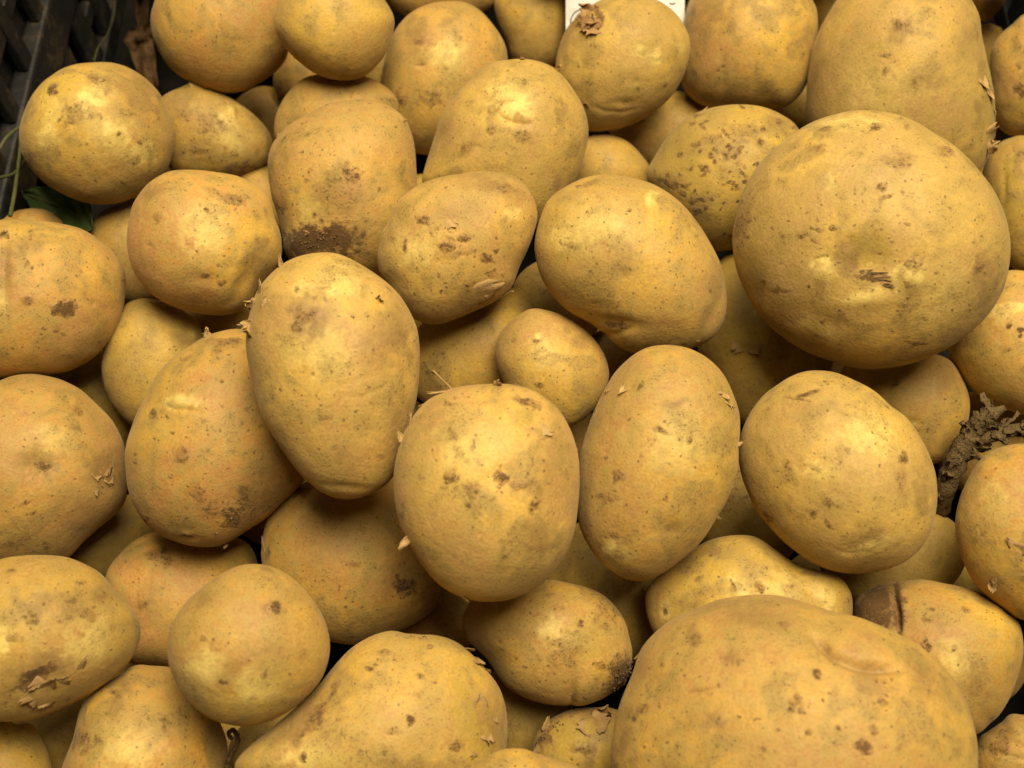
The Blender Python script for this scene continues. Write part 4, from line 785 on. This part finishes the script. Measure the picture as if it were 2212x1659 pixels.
# dry brown leaf at the foot of the wall
rows = [(-30,292,326),(0,291,328),(30,294,326),(55,296,325),(68,280,328),(78,270,330),(88,268,331),(105,277,333),(125,288,336),(150,292,338),(175,303,340),(197,318,343)]
G = []
for i, (vv, a, b) in enumerate(rows):
    row = []
    for j in range(9):
        q = j / 8; h = -0.078 + 0.004 * math.sin(2.3 * i + 5 * q) + 0.003 * math.sin(9 * q + i * 1.1) + 0.006 * q
        row.append(at_height(a + (b - a) * q + 2.5 * math.sin(3 * i + 4 * q), vv + 3 * math.sin(5 * q + i), h))
    G.append(row)
sheet('dry_leaf', G, M_DRYLEAF, 'crumpled brown dry leaf at the foot of the crate wall', 'leaf')

# ragged dry stalk at the right
tr = np.random.default_rng(9)
A1 = catmull([at_depth(*q) for q in [(2032,1105,.378),(2040,1060,.372),(2062,1005,.368),(2085,960,.366),(2108,925,.364),(2140,898,.362),(2172,880,.360)]], 6)
org = A1[0].copy(); n_ = len(A1)
R1 = np.interp(np.linspace(0, 1, n_), [0, .3, .6, .8, 1], [.0036, .0042, .0042, .0034, .0012])
V, Fq = tube(A1 - org, R1 * 0.85, 12, 0.10, tr)
tw = tag(mesh_obj('dry_stalk', V, Fq, M_TWIG, None, org), 'ragged dry brown stalk with shredded bark, at the right edge', 'stalk')
A2 = catmull([at_depth(*q) for q in [(2092,962,.367),(2130,944,.364),(2170,932,.363),(2215,928,.362),(2260,930,.362)]], 6)
V, Fq = tube(A2 - org, np.interp(np.linspace(0, 1, len(A2)), [0, 1], [.0026, .0020]), 12, 0.10, tr)
mesh_obj('side_branch', V, Fq, M_TWIG, tw)
for i in range(46):
    base = A1[tr.integers(6, n_ - 7)] if i % 5 < 3 else A2[tr.integers(1, len(A2) - 2)]
    d = (CAM - base) / np.linalg.norm(CAM - base)
    nn = d * 0.8 + tr.normal(size=3) * 0.6; nn /= np.linalg.norm(nn)
    t = ((A1[-1] - A1[0]) * 18 if i % 5 < 3 else (A2[-1] - A2[0]) * 26) + tr.normal(size=3) * 0.35; t -= nn * (t @ nn); t /= np.linalg.norm(t); sd = np.cross(nn, t)
    Ls, Ws = tr.uniform(.003, .008), tr.uniform(.0014, .0034); G = []; pos = base + nn * 0.0026 - t * Ls * 0.4
    c0 = tr.uniform(-.4, .5)
    for a in range(6):
        s = a / 5; ang = c0 * s + 0.1; pos = pos + (t * math.cos(ang) + nn * math.sin(ang)) * Ls / 5
        G.append([pos + sd * q * Ws * (0.5 + 0.5 * math.sin(math.pi * (0.15 + .75 * s))) * (1 + .25 * tr.normal()) + nn * 0.0006 * tr.normal() for q in (-.5, -.2, .1, .5)])
    sheet('bark_shred', G, M_TWIG, parent=tw, org=org)

strand('curled_root', [(500,1596,.316),(494,1584,.315),(503,1577,.314),(512,1590,.314),(512,1608,.315),(501,1628,.316),(492,1646,.317),(492,1664,.318),(496,1690,.322)], .0006, .0009, M_TWIG, 'thin curled brown root at the bottom edge beside the yellow pear-shaped potato', 'root', rough=.12)
strand('straw', [(935,800,.3885),(955,820,.386),(976,840,.384)], .0004, .0003, M_FLAKE, 'short pale bit of straw in the gap above the central scabbed potato', 'straw', rough=.05)
strand('straw', [(915,782,.392),(930,802,.3895),(948,812,.388)], .0003, .0002, M_TWIG, 'hair-thin brown straw beside the pale bit of straw', 'straw', rough=.05)

# ------------------------------------------------------------------ price card
ZC = 0.462
def card_pt(u, v, dz): return at_depth(u, v, ZC) - Fw * dz
c0 = card_pt(1350, 72, 0)
def prism(poly, z0, z1):
    n = len(poly); V = [card_pt(x, y, z0) - c0 for x, y in poly] + [card_pt(x, y, z1) - c0 for x, y in poly]
    F_ = [tuple(range(n))[::-1], tuple(range(n, 2 * n))] + [(i, (i + 1) % n, n + (i + 1) % n, n + i) for i in range(n)]
    return V, F_
V, F_ = prism([(1222,72),(1479,72),(1478,-168),(1474,-172),(1226,-172),(1222,-168)], -0.0003, 0.0003)
card = tag(mesh_obj('price_card', V, F_, M_CARD, None, c0, smooth=False), 'white price card standing behind the potato with the crusty lump', 'card')
ring = []
def arc(cx, cy, rx, ry, wd, a0, a1, n=28):
    out = [(cx + rx * math.cos(t), cy + ry * math.sin(t)) for t in np.linspace(a0, a1, n)]
    inn = [(cx + (rx - wd) * math.cos(t), cy + (ry - wd) * math.sin(t)) for t in np.linspace(a0, a1, n)]
    V = [card_pt(x, y, 0.00045) - c0 for x, y in out + inn]
    F_ = [(i, i + 1, n + i + 1, n + i) for i in range(n - 1)]
    return V, F_
for rr in ((26, 30, 3.0), (17, 21, 2.4)):
    V, F_ = arc(1257, 50, rr[0], rr[1], rr[2], math.radians(120), math.radians(300)); mesh_obj('printed_stroke', V, F_, M_INK, card, smooth=False)
V, F_ = arc(1452, 6, 7, 5, 3, 0, 3.0, 8); mesh_obj('printed_stroke', V, F_, M_INK, card, smooth=False)

# ------------------------------------------------------------------ crate and table
X0, X1, Y0, Y1, ZF, ZT = WX, 0.248, -0.200, 0.285, -0.108, 0.035
crate = bpy.data.objects.new('plastic_crate', None); col.objects.link(crate); crate.location = (X0 / 2 + X1 / 2, Y0 / 2 + Y1 / 2, ZF - 0.006)
tag(crate, 'dirty black plastic crate with slotted walls, holding the potatoes', 'crate')
co = np.array(crate.location)
def box(name, lo, hi, bev=0.0008, parent=crate, mat=M_CRATE):
    lo, hi = np.array(lo, float), np.array(hi, float)
    V = [[(lo, hi)[(i >> a) & 1][a] for a in range(3)] for i in range(8)]
    F_ = [(0, 2, 3, 1), (4, 5, 7, 6), (0, 1, 5, 4), (2, 6, 7, 3), (0, 4, 6, 2), (1, 3, 7, 5)]
    o = mesh_obj(name, np.array(V) - co, F_, mat, parent, smooth=False)
    if bev: md = o.modifiers.new('edge', 'BEVEL'); md.width = bev; md.segments = 2
    return o
box('base', (X0 - .012, Y0 - .012, ZF - .005), (X1 + .012, Y1 + .012, ZF), mat=M_FLOOR)
T = .004
def wall(axis, pos, sgn, a0, a1):
    """ribbed wall: dark backing added behind the slots, rails and slotted bars; axis 0 = wall at x=pos running along y"""
    def bx(name, p0, p1, s0, s1, z0, z1, bev=.0008):
        lo, hi = min(p0, p1), max(p0, p1)
        if axis == 0: box(name, (lo, s0, z0), (hi, s1, z1), bev)
        else: box(name, (s0, lo, z0), (s1, hi, z1), bev)
    bx('slot_backing', pos + sgn * .009, pos + sgn * .011, a0, a1, ZF + .001, ZT - .006, 0)  # added panel, closes the slots so they look dark
    bx('rim', pos - sgn * .002, pos + sgn * .013, a0, a1, ZT - .010, ZT, .002)
    bx('rail', pos, pos + sgn * .0085, a0, a1, -.058, -.034, .0015)
    bx('rail', pos + sgn * .001, pos + sgn * .0085, a0, a1, ZF + .0005, -.097, .0010)
    n = int((a1 - a0) / .026); rr = random.Random(3)
    for i in range(n):
        s = a0 + (i + .5) * (a1 - a0) / n
        bx('bar', pos + sgn * .0015, pos + sgn * .006, s - .0080, s + .0080, -.0965, -.0585, .0010)
        bx('bar', pos + sgn * .0015, pos + sgn * .006, s - .0045, s + .0045, -.0335, ZT - .0105, .0010)
        if i % 2: bx('crosspiece', pos + sgn * .002, pos + sgn * .0065, s + .0085, s - .0085 + (a1 - a0) / n, -.080, -.072, .0008)
        bx('crosspiece', pos + sgn * .002, pos + sgn * .0065, s + .005, s - .005 + (a1 - a0) / n, -.014, -.006, .0008)
wall(0, X0, -1, Y0, Y1); wall(0, X1, 1, Y0, Y1); wall(1, Y1 + .0005, 1, X0 + .014, X1 - .014); wall(1, Y0, -1, X0 + .014, X1 - .014)
tb = mesh_obj('table', [(-3, -3, 0), (3, -3, 0), (3, 3, 0), (-3, 3, 0)], [(0, 1, 2, 3)], M_TABLE, None, (0, 0, ZF - .006)); tb['kind'] = 'structure'

# ------------------------------------------------------------------ potatoes under and around the ones in the picture
# (they carry the visible ones; none of them may stand in front of what the photograph shows)
br = np.random.default_rng(77)
GX, GY = np.arange(-20, 2240, 8.0), np.arange(-20, 1690, 8.0)
MX, MY = np.meshgrid(GX, GY); ZM = np.full(MX.shape, 9.0)
for p in POT.values():
    ra = p['r'].max()
    i0, i1 = np.searchsorted(GX, [p['c'][0] - ra, p['c'][0] + ra]); j0, j1 = np.searchsorted(GY, [p['c'][1] - ra, p['c'][1] + ra])
    if i1 <= i0 or j1 <= j0: continue
    ins = rho_grid(p, MX[j0:j1, i0:i1], MY[j0:j1, i0:i1]) < 0.985
    ZM[j0:j1, i0:i1] = np.where(ins, np.minimum(ZM[j0:j1, i0:i1], p['Z']), ZM[j0:j1, i0:i1])
PTS = np.concatenate([p['P'][::7] for p in POT.values()])
CC = np.array([p['ctr'] for p in POT.values()]); CR = np.array([0.75 * min(p['b'], p['d']) * p['m'] for p in POT.values()])
def near(c, pad=0.05): return PTS[(np.abs(PTS - c) < pad).all(1)]
done = []
def free(c, r, P):
    if c[2] - r < ZF + .0005 or c[0] - r < X0 + .002 or c[0] + r > X1 - .002 or c[1] - r < Y0 + .002 or c[1] + r > Y1 - .002: return False
    if len(P) and ((P - c) ** 2).sum(1).min() < (r * 1.03) ** 2: return False
    if (((CC - c) ** 2).sum(1) < CR ** 2).any(): return False
    return all(((c - q) ** 2).sum() > ((r + s) * 0.97) ** 2 for q, s in done)
def hidden(c, r):
    u, v, Z = [float(a) for a in project(c)]; rp = r * 1.12 * FPX / Z
    i0, i1 = np.searchsorted(GX, [u - rp, u + rp]); j0, j1 = np.searchsorted(GY, [v - rp, v + rp])
    if i1 <= i0 or j1 <= j0: return True
    d = np.hypot(MX[j0:j1, i0:i1] - u, MY[j0:j1, i0:i1] - v) < rp
    if not d.any(): return True
    bad = (ZM[j0:j1, i0:i1] > Z) & d
    return bad.sum() <= (0.12 if c[2] < -0.075 else 0.0) * d.sum()
cand = np.stack([br.uniform(X0 + .02, X1 - .02, 5200), br.uniform(Y0 + .02, Y1 - .02, 5200), br.uniform(ZF + .018, 0.0, 5200), br.uniform(.0165, .027, 5200)], 1)
cand = cand[np.argsort(cand[:, 2] - 2 * cand[:, 3])]
for x, y, z, r in cand:
    c = np.array([x, y, z])
    if not hidden(c, r): continue
    P = near(c, 0.06)
    if not free(c, r, P): continue
    while True:                                   # let it sink until it touches something
        c2 = c - np.array([0, 0, .0015])
        if free(c2, r, P) and hidden(c2, r) and z - c2[2] < .03: c = c2
        else: break
    done.append((c, r))
VAR = []
for vi in range(5):
    N, Fc = sphere(18); rg = np.random.default_rng(500 + vi)
    P = N * (0.022 * np.array([1.10, 0.97, 0.93])) * (1 + 0.022 * waves(N, rg, 2, 3.5, 6) + 0.006 * waves(N, rg, 6, 10, 6))[:, None]
    mk = np.zeros((len(P), 4), np.float32)
    for _ in range(7):
        q0 = rg.normal(size=3); q0 /= np.linalg.norm(q0); an = np.arccos(np.clip(N @ q0, -1, 1))
        mk[:, rg.integers(0, 3)] += (np.clip(1.25 - .62 * (an / rg.uniform(.08, .2)) ** 1.6, 0, 1) * rg.uniform(.3, .8)).astype(np.float32)
    Q = P + rg.uniform(-4, 4, 3)
    mo = np.stack([fbm(Q, 38, 4, 11, .62), fbm(Q, 105, 3, 23, .6), fbm(Q, 24, 2, 31), np.ones(len(P))], 1).clip(0, 1).astype(np.float32)
    me = bpy.data.meshes.new('potato'); n = vnormals(P, Fc)
    if (P * n).sum() < 0: Fc = Fc[:, ::-1]
    me.from_pydata(P.tolist(), [], Fc.tolist()); me.polygons.foreach_set('use_smooth', [True] * len(me.polygons))
    for nm, dat in (('marks', mk.clip(0, 1)), ('mottle', mo)):
        at = me.attributes.new(nm, 'FLOAT_COLOR', 'POINT'); at.data.foreach_set('color', dat.ravel())
    me.materials.append(M_POT); VAR.append(me)
for i, (c, r) in enumerate(done):
    o = bpy.data.objects.new('potato', VAR[i % 5]); col.objects.link(o); o.location = c
    o.rotation_euler = br.uniform(0, 6.28, 3); o.scale = [r / 0.0235] * 3
    o.color = (br.uniform(0.1, .9), br.uniform(.2, .7), br.uniform(.1, .5), br.uniform(0, .5))
    tag(o, 'potato deep in the crate, almost wholly hidden under or beyond the others', 'potato', 'potatoes hidden in the crate')
